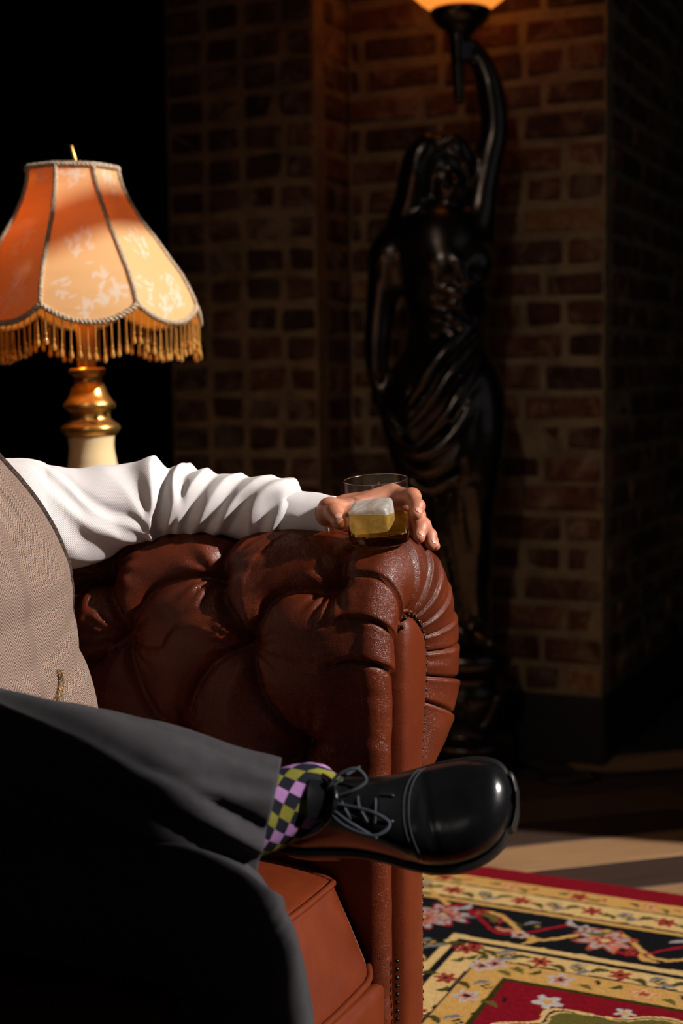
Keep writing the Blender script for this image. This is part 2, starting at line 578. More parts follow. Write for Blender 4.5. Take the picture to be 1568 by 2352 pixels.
floor = slab('floor', ROOM_S0, WIN_S, ROOM_O0, ROOM_O1, -0.12, -0.022, M['subfloor'])
BA = math.radians(15.0)
BD = np.array([math.cos(BA), math.sin(BA), 0]); BN = np.array([-math.sin(BA), math.cos(BA), 0])
BW = 0.1455
ref_edge = float(atz(1180, 2005, 0) @ BN)           # near edge of the pale board
plank_me = {}
for mi, mt in enumerate(M['planks']):
    V, F = box_geo((0, 0, -0.011), (0.7, BW / 2 - 0.0012, 0.011), ch=0.0015)
    plank_me[mi] = make_mesh('plank', V, F, mt, smooth=False)
pattern = {0: 0, 1: 1, 2: 2, 3: 3, 4: 1, 5: 1, 6: 3, -1: 1, -2: 0, -3: 2, -4: 3}
rp = random.Random(3)
qf = frame_quat((0, 0, 1), BD)
for row in range(-20, 14):
    n0 = ref_edge + (row + 0.5) * BW
    off = rp.uniform(-0.7, 0.0)
    for k in range(-3, 4):
        t0 = off + k * 1.4
        p = BD * t0 + BN * n0
        s_, o_ = p @ A, p @ O
        if not (ROOM_S0 + 0.8 < s_ < WIN_S - 0.85 and ROOM_O0 + 0.8 < o_ < ROOM_O1 - 0.8): continue
        u, v = proj(p)
        if row in pattern and k in (0, 1): mi = pattern[row]
        else: mi = rp.choice((0, 1, 2, 3, 3, 1))
        if row == -1 and k == 1: mi = 1
        ob = place(plank_me[mi], 'plank', floor, p, qf)

slab('ceiling', ROOM_S0, WIN_S, ROOM_O0, ROOM_O1, ROOM_H, ROOM_H + 0.1, M['dark_wall'])
slab('wall_back', ROOM_S0, WIN_S, ROOM_O1, ROOM_O1 + 0.1, 0, ROOM_H, M['dark_wall'])
geos = []
for (s0, s1, z0, z1) in ((ROOM_S0, WF_S0, 0, ROOM_H), (WF_S1, WIN_S, 0, ROOM_H), (WF_S0, WF_S1, 0, WF_Z0), (WF_S0, WF_S1, WF_Z1, ROOM_H)):
    geos.append(box_geo(so((s0 + s1) / 2, ROOM_O0 - 0.05, (z0 + z1) / 2), ((s1 - s0) / 2, 0.05, (z1 - z0) / 2), A, O))
V, F = join(*geos)
tag(part('wall_front', V, F, M['dark_wall'], smooth=False), kind='structure')
tag(part('fill_window', *join(*[box_geo(so(s_, ROOM_O0 - 0.05, (WF_Z0 + WF_Z1) / 2), (0.025, 0.025, (WF_Z1 - WF_Z0) / 2), A, O, ch=0.004) for s_ in (WF_S0 + 0.025, WF_S1 - 0.025)],
     *[box_geo(so((WF_S0 + WF_S1) / 2, ROOM_O0 - 0.05, z_), ((WF_S1 - WF_S0) / 2, 0.025, 0.025), A, O, ch=0.004) for z_ in (WF_Z0 + 0.025, WF_Z1 - 0.025)]),
     M['black_paint'], smooth=False), kind='structure')  # frame around the opening of the added fill light
slab('wall_left', ROOM_S0 - 0.1, ROOM_S0, ROOM_O0, ROOM_O1, 0, ROOM_H, M['dark_wall'])
# right wall around the window opening
c1 = so(WIN_S + 0.1, 0, 0)
geos = []
for (o0, o1, z0, z1) in ((ROOM_O0, WIN_O0, 0, ROOM_H), (WIN_O1, ROOM_O1, 0, ROOM_H), (WIN_O0, WIN_O1, 0, WIN_Z0), (WIN_O0, WIN_O1, WIN_Z1, ROOM_H)):
    geos.append(box_geo(so(WIN_S + 0.1, (o0 + o1) / 2, (z0 + z1) / 2), (0.1, (o1 - o0) / 2, (z1 - z0) / 2), A, O))
V, F = join(*geos)
tag(part('wall_right', V, F, M['dark_wall'], smooth=False), kind='structure')
win = tag(part('window_1', *join(*[box_geo(so(WIN_S + 0.1, o_, (WIN_Z0 + WIN_Z1) / 2), (0.03, 0.03, (WIN_Z1 - WIN_Z0) / 2), A, O, ch=0.004) for o_ in (WIN_O0 + 0.03, WIN_O1 - 0.03)],
     *[box_geo(so(WIN_S + 0.1, (WIN_O0 + WIN_O1) / 2, z_), (0.03, (WIN_O1 - WIN_O0) / 2, 0.03), A, O, ch=0.004) for z_ in (WIN_Z0 + 0.03, WIN_Z1 - 0.03)]),
     M['black_paint'], smooth=False), kind='structure')
part('transom_bar', *box_geo(so(WIN_S + 0.1, (WIN_O0 + WIN_O1) / 2, TRANSOM_Z), (0.03, (WIN_O1 - WIN_O0) / 2, 0.038), A, O, ch=0.004), M['black_paint'], win, smooth=False)

# ------------------------------------------------------------------ brick piers
def m_brick(name, col, pale):
    n = NT(name); co = n.coord()
    rnd = n.node('ShaderNodeObjectInfo').outputs['Random']
    off = n.node('ShaderNodeVectorMath', operation='ADD')
    n.link(co, off.inputs[0])
    cmb = n.node('ShaderNodeCombineXYZ')
    for k in range(3): n.link(n.math('MULTIPLY', rnd, 31.0 + 7 * k), cmb.inputs[k])
    n.link(cmb.outputs[0], off.inputs[1])
    f = n.noise(off.outputs[0], 22, 5, 0.65)
    c = n.ramp(f, [(0.3, tuple(x * 0.45 for x in col)), (0.55, col), (0.74, tuple(x * 1.35 for x in col))])
    f2 = n.noise(off.outputs[0], 11, 4, 0.7, 0.8)
    mk = n.ramp(f2, [(0.50, (0, 0, 0)), (0.66, (1, 1, 1))])
    c = n.mix(n.math('MULTIPLY', mk, 0.8), c, pale)
    br = n.math('ADD', n.math('MULTIPLY', rnd, 0.75), 0.55)
    c = n.mix(1.0, c, br, 'MULTIPLY')
    return n.set(c, 0.85, 0.0, n.bump(f, 0.7, 0.006), Specular_IOR_Level=0.12)
M['brick_dark'] = m_brick('dark_sooty_brick', (0.085, 0.040, 0.028), (0.20, 0.15, 0.10))
M['brick_red'] = m_brick('weathered_red_brick', (0.125, 0.050, 0.030), (0.27, 0.18, 0.11))
M['brick_tan'] = m_brick('tan_brick', (0.27, 0.13, 0.06), (0.30, 0.19, 0.11))
def m_mortar(name, col):
    n = NT(name); co = n.coord()
    f = n.noise(co, 14, 6, 0.7)
    c = n.ramp(f, [(0.3, tuple(x * 0.5 for x in col)), (0.65, col)])
    return n.set(c, 0.9, 0.0, n.bump(n.noise(co, 45, 5, 0.7), 0.8, 0.008), Specular_IOR_Level=0.1)
M['mortar'] = m_mortar('lime_mortar', (0.30, 0.215, 0.13))
M['mortar_left'] = m_mortar('grey_lime_mortar', (0.30, 0.20, 0.115))

COURSE, JOINT = 0.0765, 0.018
PLINTH = 0.175
ZTOP = 2.55
rb = random.Random(11)
BRICKS = {}
def brick_mesh(w, mat, var):
    key = (w, mat, var)
    if key not in BRICKS:
        r_ = random.Random(hash((w, var)) & 0xffff)
        V, F = box_geo((0, 0, 0), (w / 2 - JOINT / 2, 0.045, COURSE / 2 - JOINT / 2), ch=0.006, jit=0.0035, r=r_)
        BRICKS[key] = make_mesh('brick', V, F, M[mat], smooth=False)
    return BRICKS[key]

def lay(parent, corner, along, outn, length, widths, mats, z0=PLINTH, zt=ZTOP, wob=0.0, proud=0.004):
    """courses of bricks on a vertical face: corner point, direction along, outward normal"""
    q = frame_quat((0, 0, 1), along)
    row = 0; z = z0 + COURSE / 2
    while z < zt:
        seq = widths(row); t = 0.0; k = 0
        while t < length - 0.02:
            w = seq[k % len(seq)]
            if t + w > length - 0.03: w_ = length - t
            else: w_ = w
            w_q = round(w_ / 0.01) * 0.01
            p = corner + along * (t + w_ / 2) + np.array([0, 0, z + rb.uniform(-wob, wob)]) + outn * (proud * rb.uniform(-0.8, 1.0) - 0.045)
            mt = rb.choices(mats[0], mats[1])[0]
            rot = Matrix.Rotation(rb.uniform(-0.012, 0.012), 3, Vector(outn)).to_quaternion() @ q
            place(brick_mesh(max(w_q, 0.03), mt, rb.randrange(4)), 'brick', parent, p, rot, (w_ / max(w_q, 0.03), 1, 1))
            t += w_; k += 1
        z += COURSE; row += 1

cR = so(0, 0); cR = np.array([0.650, 3.50, 0.0])          # near corner of the right pier
LR = 0.69
junction = cR - A * LR                                      # where the left pier's return meets it
cL = junction - O * 0.185                                   # near corner of the left pier
LL = 0.44
def pier(name, corner, length, depth, mat):
    c = corner - A * (length / 2) + O * (depth / 2 + 0.004) + np.array([0, 0, (PLINTH + ZTOP) / 2])
    V, F = box_geo(c, (length / 2 - 0.004, depth / 2, (ZTOP - PLINTH) / 2), A, O)
    return tag(part(name, V, F, mat, smooth=False), kind='structure')
pr = pier('wall_pier_right', cR, LR, 1.0, M['mortar'])
pl = pier('wall_pier_left', cL, LL, 0.6, M['mortar_left'])
def w_run(row):
    return ((0.215, 0.215, 0.215), (0.105, 0.215, 0.215, 0.215), (0.16, 0.215, 0.105, 0.215))[(row * 2) % 3] if row % 4 else (0.105, 0.105, 0.215, 0.215)
def w_head(row):
    j = 0.012 * math.sin(row * 1.7)
    return (0.10 + j, 0.112 - j, 0.108, 0.112 + j)
lay(pr, cR, -A, -O, LR, w_run, (('brick_red', 'brick_dark', 'brick_tan'), (6, 4, 1)), wob=0.002)
lay(pr, cR + O * 0.05, O, A, 0.90, w_run, (('brick_red', 'brick_dark'), (4, 5)), wob=0.002)
lay(pl, cL, -A, -O, LL, w_head, (('brick_dark', 'brick_red', 'brick_tan'), (14, 3, 1)), wob=0.004, proud=0.002)
lay(pl, cL + O * 0.05, O, A, 0.15, lambda r_: (0.15,) if r_ % 2 else (0.07, 0.08), (('brick_dark', 'brick_red'), (3, 2)), wob=0.002)
for i, (corner, length, depth) in enumerate(((cR, LR, 1.0), (cL, LL, 0.6))):
    c = corner - A * (length / 2) + O * (depth / 2) + np.array([0, 0, PLINTH / 2])
    V, F = box_geo(c, (length / 2 + 0.006, depth / 2 + 0.006, PLINTH / 2), A, O, ch=0.004)
    tag(part('trim_%d' % (i + 1), V, F, M['black_paint'], smooth=False), kind='structure')

# ------------------------------------------------------------------ rug
RUG0 = atz(1150, 2004, 0.0)                                 # a point on the far edge
U0 = -0.32
STEP = 0.0033
nu, nv = int(1.42 / STEP), int(1.45 / STEP)
uu = U0 + np.arange(nu) * STEP; vv = np.arange(nv) * STEP
Ug, Vg = np.meshgrid(uu, vv, indexing='ij')
wobU = vnoise(np.stack([Ug, Vg, 0 * Ug], -1), 60, 1) * 0.0016
wobV = vnoise(np.stack([Ug, Vg, 0 * Ug], -1), 60, 2) * 0.0016
U, Vd = Ug + wobU, Vg + wobV
RED, GOLD, CREAM, BLACK, GREEN, GREY, RUST, ROSE = [np.array(c) for c in ((0.20, 0.006, 0.014), (0.56, 0.315, 0.090), (0.64, 0.43, 0.175), (0.008, 0.008, 0.010),
    (0.115, 0.10, 0.022), (0.36, 0.34, 0.33), (0.34, 0.06, 0.03), (0.52, 0.16, 0.10))]
rc = np.empty(Ug.shape + (3,)); rc[:] = RED
bd = np.minimum(U - U0, Vd)                                 # distance from the border
al = np.where(U - U0 < Vd, Vd, U - U0)                      # along the border
def paint(mask, c): rc[mask] = c
for d0, d1, c in ((0.064, 0.117, GOLD), (0.117, 0.182, CREAM), (0.182, 0.190, BLACK), (0.190, 0.203, GOLD), (0.203, 0.347, BLACK), (0.347, 0.364, CREAM),
                  (0.364, 0.378, BLACK), (0.378, 0.427, CREAM), (0.427, 0.486, GOLD), (0.486, 0.496, GREEN * 0.3), (0.496, 9, RED)):
    paint((bd >= d0) & (bd < d1), c)
for d0 in (0.115, 0.425): paint(np.abs(bd - d0) < 0.0028, BLACK * 2)
rr = random.Random(5)
def win_(u, v, r):
    i0, i1 = max(0, int((u - r - U0) / STEP)), min(nu, int((u + r - U0) / STEP) + 1)
    j0, j1 = max(0, int((v - r) / STEP)), min(nv, int((v + r) / STEP) + 1)
    return (slice(i0, i1), slice(j0, j1)) if i0 < i1 and j0 < j1 else None
def flower(u, v, r, petals, cols, ang=0.0, asp=1.0, keep=None):
    w = win_(u, v, r * 1.4)
    if w is None: return
    x = U[w] - u; y = (Vd[w] - v)
    x, y = x * math.cos(ang) + y * math.sin(ang), (-x * math.sin(ang) + y * math.cos(ang)) * asp
    rad = np.hypot(x, y); th = np.arctan2(y, x)
    lim = r * (0.78 + 0.22 * np.cos(petals * th))
    sub = rc[w]
    for f, c in cols: sub[rad < lim * f] = c
    rc[w] = sub
def leaf(u, v, L, wd, ang, c):
    w = win_(u, v, L)
    if w is None: return
    x = U[w] - u; y = Vd[w] - v
    x, y = x * math.cos(ang) + y * math.sin(ang), -x * math.sin(ang) + y * math.cos(ang)
    sub = rc[w]; sub[(np.abs(x) < L / 2) & (np.abs(y - 0.25 * L * (2 * x / L) ** 2) < wd * (1 - (2 * x / L) ** 2))] = c; rc[w] = sub
def stroke(pts, wd, c):
    P = resample(catmull(pts, 60), 0.004)
    for p in P:
        w = win_(p[0], p[1], wd)
        if w is None: continue
        sub = rc[w]; sub[np.hypot(U[w] - p[0], Vd[w] - p[1]) < wd] = c; rc[w] = sub
def both(d, t):                                             # the same place on both borders
    return [(U0 + t, d), (U0 + d, t)]
BIGF = [(1.0, RED * 1.3), (0.86, GREY), (0.62, RUST), (0.45, ROSE), (0.26, BLACK), (0.15, CREAM)]
SMALL = [(1.0, RED * 1.2), (0.62, RUST), (0.3, BLACK)]
PALE = [(1.0, GREY * 1.2), (0.6, ROSE), (0.3, BLACK)]
t = 0.10
while t < 1.5:
    for k, (u, v) in enumerate(both(0.090, t)):
        if min(u - U0, v) < 0.08: continue
        flower(u, v, 0.019, 5, SMALL if int(t * 50) % 2 else [(1, ROSE), (.6, CREAM), (.3, RED)])
        leaf(u + 0.03, v + 0.006, 0.03, 0.006, rr.uniform(0, 3), GREEN)
        leaf(u - 0.03, v - 0.004, 0.026, 0.005, rr.uniform(0, 3), BLACK * 4)
        leaf(u + 0.048, v - 0.006, 0.022, 0.004, rr.uniform(0, 3), RUST)
    for (u, v) in both(0.150, t + 0.04) + both(0.402, t + 0.02):
        if min(u - U0, v) < 0.13: continue
        flower(u, v, 0.021, 6, SMALL, rr.uniform(0, 1))
        for e in (-1, 1):
            leaf(u + e * 0.036, v + 0.008 * e, 0.042, 0.007, 0.5 * e, GREEN * 0.5)
            leaf(u + e * 0.058, v - 0.010 * e, 0.034, 0.006, -0.6, GREY * 0.5)
            flower(u + e * 0.072, v + 0.004, 0.010, 4, [(1, GREEN * 0.35), (.5, GOLD)])
    for (u, v) in both(0.457, t + 0.07):
        if min(u - U0, v) < 0.44: continue
        flower(u, v, 0.024, 5, [(1, ROSE * 1.2), (.8, CREAM), (.5, RUST)] if int(t * 40) % 2 else PALE, rr.uniform(0, 1))
        leaf(u + 0.045, v + 0.008, 0.03, 0.007, 0.4, GREEN); leaf(u - 0.042, v - 0.008, 0.028, 0.006, 2.2, GREEN * 0.6)
        leaf(u + 0.06, v - 0.012, 0.02, 0.004, 1.2, BLACK)
    t += 0.135
# black main border: waving vine with palmettes
for side in (0, 1):
    P = []
    for k in range(14):
        t = 0.16 + k * 0.11; d = 0.272 + (0.045 if k % 2 else -0.045)
        P.append((U0 + t, d) if side == 0 else (U0 + d, t))
    stroke(P, 0.0055, GOLD)
    P2 = [(p[0] + (0.05 if side == 0 else 0), p[1] + (0 if side == 0 else 0.05)) for p in P]
    P2 = [(p[0], 2 * 0.272 - p[1]) if side == 0 else (2 * (U0 + 0.272) - p[0], p[1]) for p in P2]
    stroke(P2, 0.0045, RED * 1.4)
for k, t in enumerate((0.30, 0.60, 0.90, 1.20)):
    for (u, v) in both(0.272, t):
        if min(u - U0, v) < 0.25: continue
        flower(u, v, 0.062, 8, BIGF if k % 2 == 0 else [(1, RUST), (.8, GREY), (.55, ROSE), (.35, RED), (.2, CREAM)], 0.3, 1.15)
for k in range(12):
    t = 0.36 + k * 0.098
    for (u, v) in both(0.272 + (0.035 if k % 2 else -0.038), t):
        if min(u - U0, v) < 0.21: continue
        flower(u, v, 0.017, 5, PALE if k % 3 else SMALL, k)
        leaf(u + 0.028, v + 0.016, 0.05, 0.008, 0.7 + k, GOLD if k % 2 else GREEN)
        leaf(u - 0.03, v - 0.010, 0.045, 0.007, 2.0 + k, ROSE if k % 2 else GREY)
# field: olive medallions outlined in cream, red and black grounds
fu, fv = U - (U0 + 0.496), Vd - 0.496
field = (fu > 0) & (fv > 0)
for (mu, mv, ru, rv_) in ((0.27, 0.16, 0.22, 0.12), (0.74, 0.18, 0.2, 0.14), (0.50, 0.42, 0.24, 0.15), (0.12, 0.46, 0.18, 0.13)):
    th = np.arctan2((fv - mv) / rv_, (fu - mu) / ru); q = np.hypot((fu - mu) / ru, (fv - mv) / rv_) / (1 + 0.10 * np.cos(8 * th))
    paint(field & (q < 1.0), CREAM); paint(field & (q < 0.90), GREEN); paint(field & (np.abs(q - 0.94) < 0.012), BLACK)
    for e in range(5):
        a_ = e * 1.256 + mu * 9
        flower(U0 + 0.496 + mu + 0.11 * math.cos(a_), 0.496 + mv + 0.055 * math.sin(a_), 0.034, 6, [(1, BLACK), (.88, GOLD), (.6, RED * 1.6), (.3, ROSE)], a_)
stroke([(U0 + 0.62, 0.70), (U0 + 0.78, 0.66), (U0 + 0.95, 0.58), (U0 + 1.1, 0.60)], 0.012, CREAM)
stroke([(U0 + 0.92, 0.80), (U0 + 1.0, 0.70), (U0 + 1.1, 0.66), (U0 + 1.3, 0.64)], 0.016, GREY)
for (x, y, r_) in ((0.58, 0.545, 0.026), (0.70, 0.535, 0.018), (0.86, 0.53, 0.02), (1.0, 0.535, 0.024), (1.14, 0.54, 0.02), (0.545, 0.66, 0.02), (0.55, 0.78, 0.02)):
    flower(U0 + x, y, r_, 5, [(1, GREY * 1.3), (.45, GOLD)], x * 9)
for k in range(26):
    leaf(U0 + 0.53 + rr.random() * 0.85, 0.52 + rr.random() * 0.6, 0.04, 0.006, rr.uniform(0, 3), rr.choice((GOLD, GREY, BLACK, RUST)))
RUG_T = 0.009
tuft = vnoise(np.stack([Ug, Vg, 0 * Ug], -1), 140, 3) * 0.0007
edge = np.minimum(np.minimum(Ug - U0, Vg), np.minimum(uu[-1] - Ug, vv[-1] - Vg))
zz = np.where(edge < STEP * 0.5, 0.0005, RUG_T + tuft)
G = RUG0 + Ug[..., None] * A - Vg[..., None] * O + zz[..., None] * np.array([0, 0, 1.0])
nr = NT('woven_rug'); ca = nr.node('ShaderNodeVertexColor', layer_name='Col')
co = nr.coord(); fz = nr.noise(co, 420, 3)
M['rug'] = nr.set(nr.mix(1.0, ca.outputs[0], nr.ramp(fz, [(0.3, (0.66, 0.66, 0.66)), (0.7, (1.12, 1.12, 1.12))]), 'MULTIPLY'), 0.95, 0.0, nr.bump(fz, 0.6, 0.003), Specular_IOR_Level=0.03)
rug_base = RUG0 + A * (U0 + 0.71) - O * 0.72
tag(part('oriental_rug', G.reshape(-1, 3), grid_faces(nu, nv)[:, ::-1], M['rug'], loc=rug_base, col=rc.reshape(-1, 3)),
    'gold, black and red floral oriental rug with a crimson edge on the plank floor', 'rug')

fix = tag(empty('added_spotlight', SPOT_P + np.array([0, 0, 0.30])), 'small black spotlight added out of view to brighten the brick piers', 'spotlight')  # can and stem modelled around the added spot
ax_ = (SPOT_P - SPOT_T) / np.linalg.norm(SPOT_P - SPOT_T)
part('fill_spot_can', *lathe_geo([(0.032, 0.0), (0.045, -0.01), (0.047, 0.0), (0.047, 0.11), (0.03, 0.13), (0.0001, 0.13)], 24, SPOT_P + ax_ * 0.02, ax_), M['black_paint'], fix)
part('fill_spot_stem', *tube_geo(np.array([SPOT_P + ax_ * 0.10, SPOT_P + np.array([0, 0, 0.20]), SPOT_P + np.array([0, 0, 0.30])]), 0.012, 10), M['black_paint'], fix)
# ------------------------------------------------------------------ sofa
SO = np.array([0.055, 1.817, 0.0])                          # inner front foot of the arm
def sf(s, o, z): return SO + A * s + O * o + np.array([0, 0, z])
sofa = tag(empty('chesterfield_sofa', sf(-0.4, -0.6, RUG_T)), 'brown tufted leather chesterfield sofa with rolled arm and nailhead trim', 'sofa')

PQ = np.array([
 (0, .10, .042, .10), (0, .24, .042, .24), (-.002, .38, .042, .38), (-.006, .52, .042, .50), (-.013, .60, .042, .575), (-.010, .675, .045, .63), (.018, .738, .052, .658),
 (.068, .770, .062, .668), (.13, .772, .08, .667), (.192, .744, .10, .657), (.243, .690, .118, .64), (.268, .615, .128, .615), (.262, .535, .127, .57),
 (.228, .468, .119, .53), (.178, .428, .112, .49), (.138, .405, .108, .45), (.126, .36, .108, .36), (.125, .24, .108, .24), (.125, .10, .108, .10)])
NT_ = 420
C4 = catmull(PQ, 1600)
d = np.r_[0, np.cumsum(np.linalg.norm(np.diff(C4[:, :2], axis=0), axis=1))]
tt = np.linspace(0, d[-1], NT_)
C4 = np.stack([np.interp(tt, d, C4[:, k]) for k in range(4)], 1)
Pp, Qp = C4[:, :2], C4[:, 2:]
S_BACK, S_FRONT = -0.86, -0.028
ns = 250; ne = 46
sv = np.linspace(S_BACK, S_FRONT, ns)
G = np.zeros((ns + ne, NT_, 3))
scoord = np.zeros((ns + ne, NT_))
for i in range(ns):
    G[i] = SO + A * sv[i] + O * Pp[:, :1] + np.c_[np.zeros((NT_, 2)), Pp[:, 1]]
    scoord[i] = sv[i]
wid = np.linalg.norm(Qp - Pp, axis=1)
for k in range(ne):
    e = (k + 1) / ne * math.radians(168)
    f = (1 - math.cos(e)) / (1 - math.cos(math.radians(168)))
    sadd = (0.024 + 0.26 * np.clip(wid - 0.045, 0, 0.1)) * math.sin(e)
    q = Pp + (Qp - Pp) * f
    G[ns + k] = SO + A * (S_FRONT + sadd)[:, None] + O * q[:, :1] + np.c_[np.zeros((NT_, 2)), q[:, 1]]
    scoord[ns + k] = S_FRONT + np.maximum(wid, 0.03) * f * 0.9
Nrm = grid_normals(G)
top_i = int(np.argmax(Pp[:, 1]))
if (Nrm[100, top_i] @ np.array([0, 0, 1.0])) < 0: Nrm = -Nrm; flip = True
else: flip = False
# screen-measured tuft pattern mapped on the surface (s, arc length)
w_ = (G - CAM) @ FWD
pu = CX + FPX * ((G - CAM) @ RT) / w_; pv = CY - FPX * ((G - CAM) @ UP) / w_
def on_arm(x, y):
    m = (pu - x) ** 2 + (pv - y) ** 2
    m[:, top_i + 12:] = 1e9; m[ns:] = 1e9
    i, j = np.unravel_index(np.argmin(m), m.shape)
    return np.array([sv[i], tt[j]])
L_top = tt[top_i]
bA, bB, bC = on_arm(231, 1308), on_arm(492, 1308), on_arm(772, 1330)
m1, m2 = on_arm(272, 1468), on_arm(560, 1485)
n1, n2 = on_arm(405, 1705), on_arm(690, 1720)
pitch = bC[0] - bB[0]
bZ = bA - np.array([pitch, 0]); m0 = m1 - np.array([pitch, 0]); n0 = n1 - np.array([pitch, 0])
bY = bZ - np.array([pitch, 0]); m00 = m0 - np.array([pitch, 0]); m3 = m2 + np.array([pitch * 0.98, 0])
outer = [b + np.array([0.0, 0.36]) for b in (bY, bZ, bA, bB, bC)]
buttons = [bY, bZ, bA, bB, bC, m00, m0, m1, m2, n0, n1, n2]
def up_(b, dl): return b + np.array([-0.008, dl])
segs = []
def fold(*pts, w=1.0):
    P = catmull([np.asarray(p) for p in pts], 8 * len(pts)) if len(pts) > 2 else np.array(pts)
    for i in range(len(P) - 1): segs.append((P[i], P[i + 1], w))
for b in (bY, bZ, bA, bB, bC): fold(b, up_(b, 0.30), w=1.0)
fold(bA, on_arm(259, 1408), m1); fold(bB, on_arm(503, 1365), on_arm(537, 1428), m2)
fold(bB, on_arm(455, 1313), on_arm(398, 1322), on_arm(345, 1352), on_arm(312, 1395), m1)
fold(bC, on_arm(735, 1348), on_arm(660, 1352), on_arm(612, 1380), on_arm(588, 1425), m2, w=0.8)
fold(bZ, m0); fold(bA, m0); fold(bY, m00); fold(bZ, m00)
fold(m1, on_arm(298, 1547), on_arm(340, 1630), n1, w=0.6); fold(m2, on_arm(478, 1535), on_arm(430, 1610), n1, w=0.6)
fold(m2, on_arm(597, 1597), on_arm(640, 1660), n2, w=0.7); fold(m1, on_arm(184, 1545), n0, w=0.7); fold(m0, n0)
for b in (n0, n1, n2): fold(b, b - np.array([0.0, 0.22]), w=0.5)
Sg = scoord; Lg = np.broadcast_to(tt[None, :], Sg.shape)
dseg = np.full(Sg.shape, 9.0); wseg = np.zeros(Sg.shape)
for p, q, w in segs:
    dd = q - p; LL_ = max(dd @ dd, 1e-9)
    t_ = np.clip(((Sg - p[0]) * dd[0] + (Lg - p[1]) * dd[1]) / LL_, 0, 1)
    r_ = np.hypot(Sg - p[0] - t_ * dd[0], Lg - p[1] - t_ * dd[1])
    m = r_ < dseg
    dseg = np.where(m, r_, dseg); wseg = np.where(m, w, wseg)
disp = 0.025 * (1 - np.exp(-dseg / 0.030)) * (0.45 + 0.55 * wseg) - 0.010 * wseg * np.exp(-(dseg / 0.0058) ** 2) - 0.012
rib = np.zeros(Sg.shape)
for b in buttons:
    dx, dy = Sg - b[0], Lg - b[1]
    r_ = np.hypot(dx, dy); th = np.arctan2(dy, dx)
    disp -= 0.026 * np.exp(-(r_ / 0.021) ** 1.6)
    rib += 0.0028 * np.cos(11 * th + 3 * np.sin(2 * th + b[0] * 30)) * np.exp(-((r_ - 0.036) / 0.022) ** 2)
disp += rib
# fade out on the outer wall, at the foot and towards the front rim
fade = np.clip((Lg - 0.05) / 0.10, 0, 1) * np.clip((L_top + 0.26 - Lg) / 0.12, 0, 1)
front = np.clip((S_FRONT - 0.004 - Sg) / 0.055, 0, 1); front = front * front * (3 - 2 * front)
disp = disp * fade * front
# pleats gathered around the front of the roll
pl_px = [(935, 1420, 0.060, 0.010), (945, 1345, 0.075, 0.008), (955, 1285, 0.085, 0.008), (985, 1258, 0.075, 0.010)]
ple = []
iF = ns - 14
def lvl(z, out): # arc length at a height on the outer (True) or inner side
    j = np.arange(NT_)
    ok = (j > top_i) if out else (j < top_i)
    jj = j[ok]; return tt[jj[np.argmin(np.abs(Pp[jj, 1] - z))]]
Lroll0, Lroll1 = lvl(0.60, False), lvl(0.43, True)
ple = [(lvl(0.622, False), .058, .011), (lvl(0.678, False), .062, .009), (lvl(0.732, False), .075, .008), (L_top - 0.012, .085, .012), (L_top + 0.045, .09, .012),
       (L_top + 0.095, .09, .009), (lvl(0.705, True), .09, .009), (lvl(0.655, True), .08, .009), (lvl(0.605, True), .09, .008), (lvl(0.548, True), .09, .012), (lvl(0.492, True), .09, .012)]
for L0, ln, h_ in ple:
    run = np.clip((Sg - (S_FRONT - ln)) / ln, 0, 1); run = np.clip(run * 1.6, 0, 1)
    x = Lg - L0 - 0.012 * (1 - run) * np.sign(L0 - L_top)
    saw = np.where(x > 0, 0.55 * np.exp(-x / 0.022), -0.15 * np.exp(x / 0.010)) - 1.15 * np.exp(-(x / 0.0028) ** 2)
    disp += h_ * 0.75 * saw * run
wr = vnoise(np.stack([Sg * 18, Lg * 70, 0 * Sg], -1), 1.0, 4)
disp += 0.0014 * wr * np.clip((Sg + 0.11) / 0.06, 0, 1) * np.clip((Lg - 0.3) / 0.1, 0, 1) * np.clip((L_top + 0.4 - Lg) / 0.1, 0, 1)
disp += 0.0010 * vnoise(np.stack([Sg, Lg, 0 * Sg], -1), 34, 6)
G2 = G + Nrm * disp[..., None]
Fa = grid_faces(ns + ne, NT_)
arm = part('rolled_arm', G2.reshape(-1, 3), Fa[:, ::-1] if flip else Fa, M['leather'], sofa)
ARM_G, ARM_S, ARM_L = G2, Sg, Lg

# buttons
Vb, Fb = lathe_geo([(0.0001, 0.0045), (0.004, 0.0042), (0.0075, 0.0025), (0.0085, 0.0), (0.006, -0.004)], 12)
btn_me = make_mesh('tuft_button', Vb, Fb, M['leather_smooth'])
for b in buttons:
    i = int(np.clip(np.searchsorted(sv, b[0]), 1, ns - 2)); j = int(np.clip(np.searchsorted(tt, b[1]), 1, NT_ - 2))
    if b[0] < S_BACK + 0.05: continue
    place(btn_me, 'tuft_button', arm, G2[i, j] + Nrm[i, j] * 0.002, frame_quat(Nrm[i, j]))

# front panel inside the pleated rim
q = Qp.copy()
cen = np.c_[np.full(NT_, 0.076), np.clip(q[:, 1], 0.1, 0.62)]
rings = []
for f, sa in ((-0.22, -0.030), (-0.10, -0.006), (0.0, 0.0035), (0.14, 0.0085), (0.35, 0.011), (0.65, 0.0125), (1.0, 0.013)):
    r_ = q + (cen - q) * f
    rings.append(SO + A * sa + O * r_[:, :1] + np.c_[np.zeros((NT_, 2)), r_[:, 1]])
Gp = np.array(rings)
Fp = grid_faces(len(rings), NT_)
nn = grid_normals(Gp)
if (nn[3, NT_ // 4] @ A) < 0: Fp = Fp[:, ::-1]
panel = part('arm_front_panel', Gp.reshape(-1, 3), Fp, M['leather_smooth'], sofa)
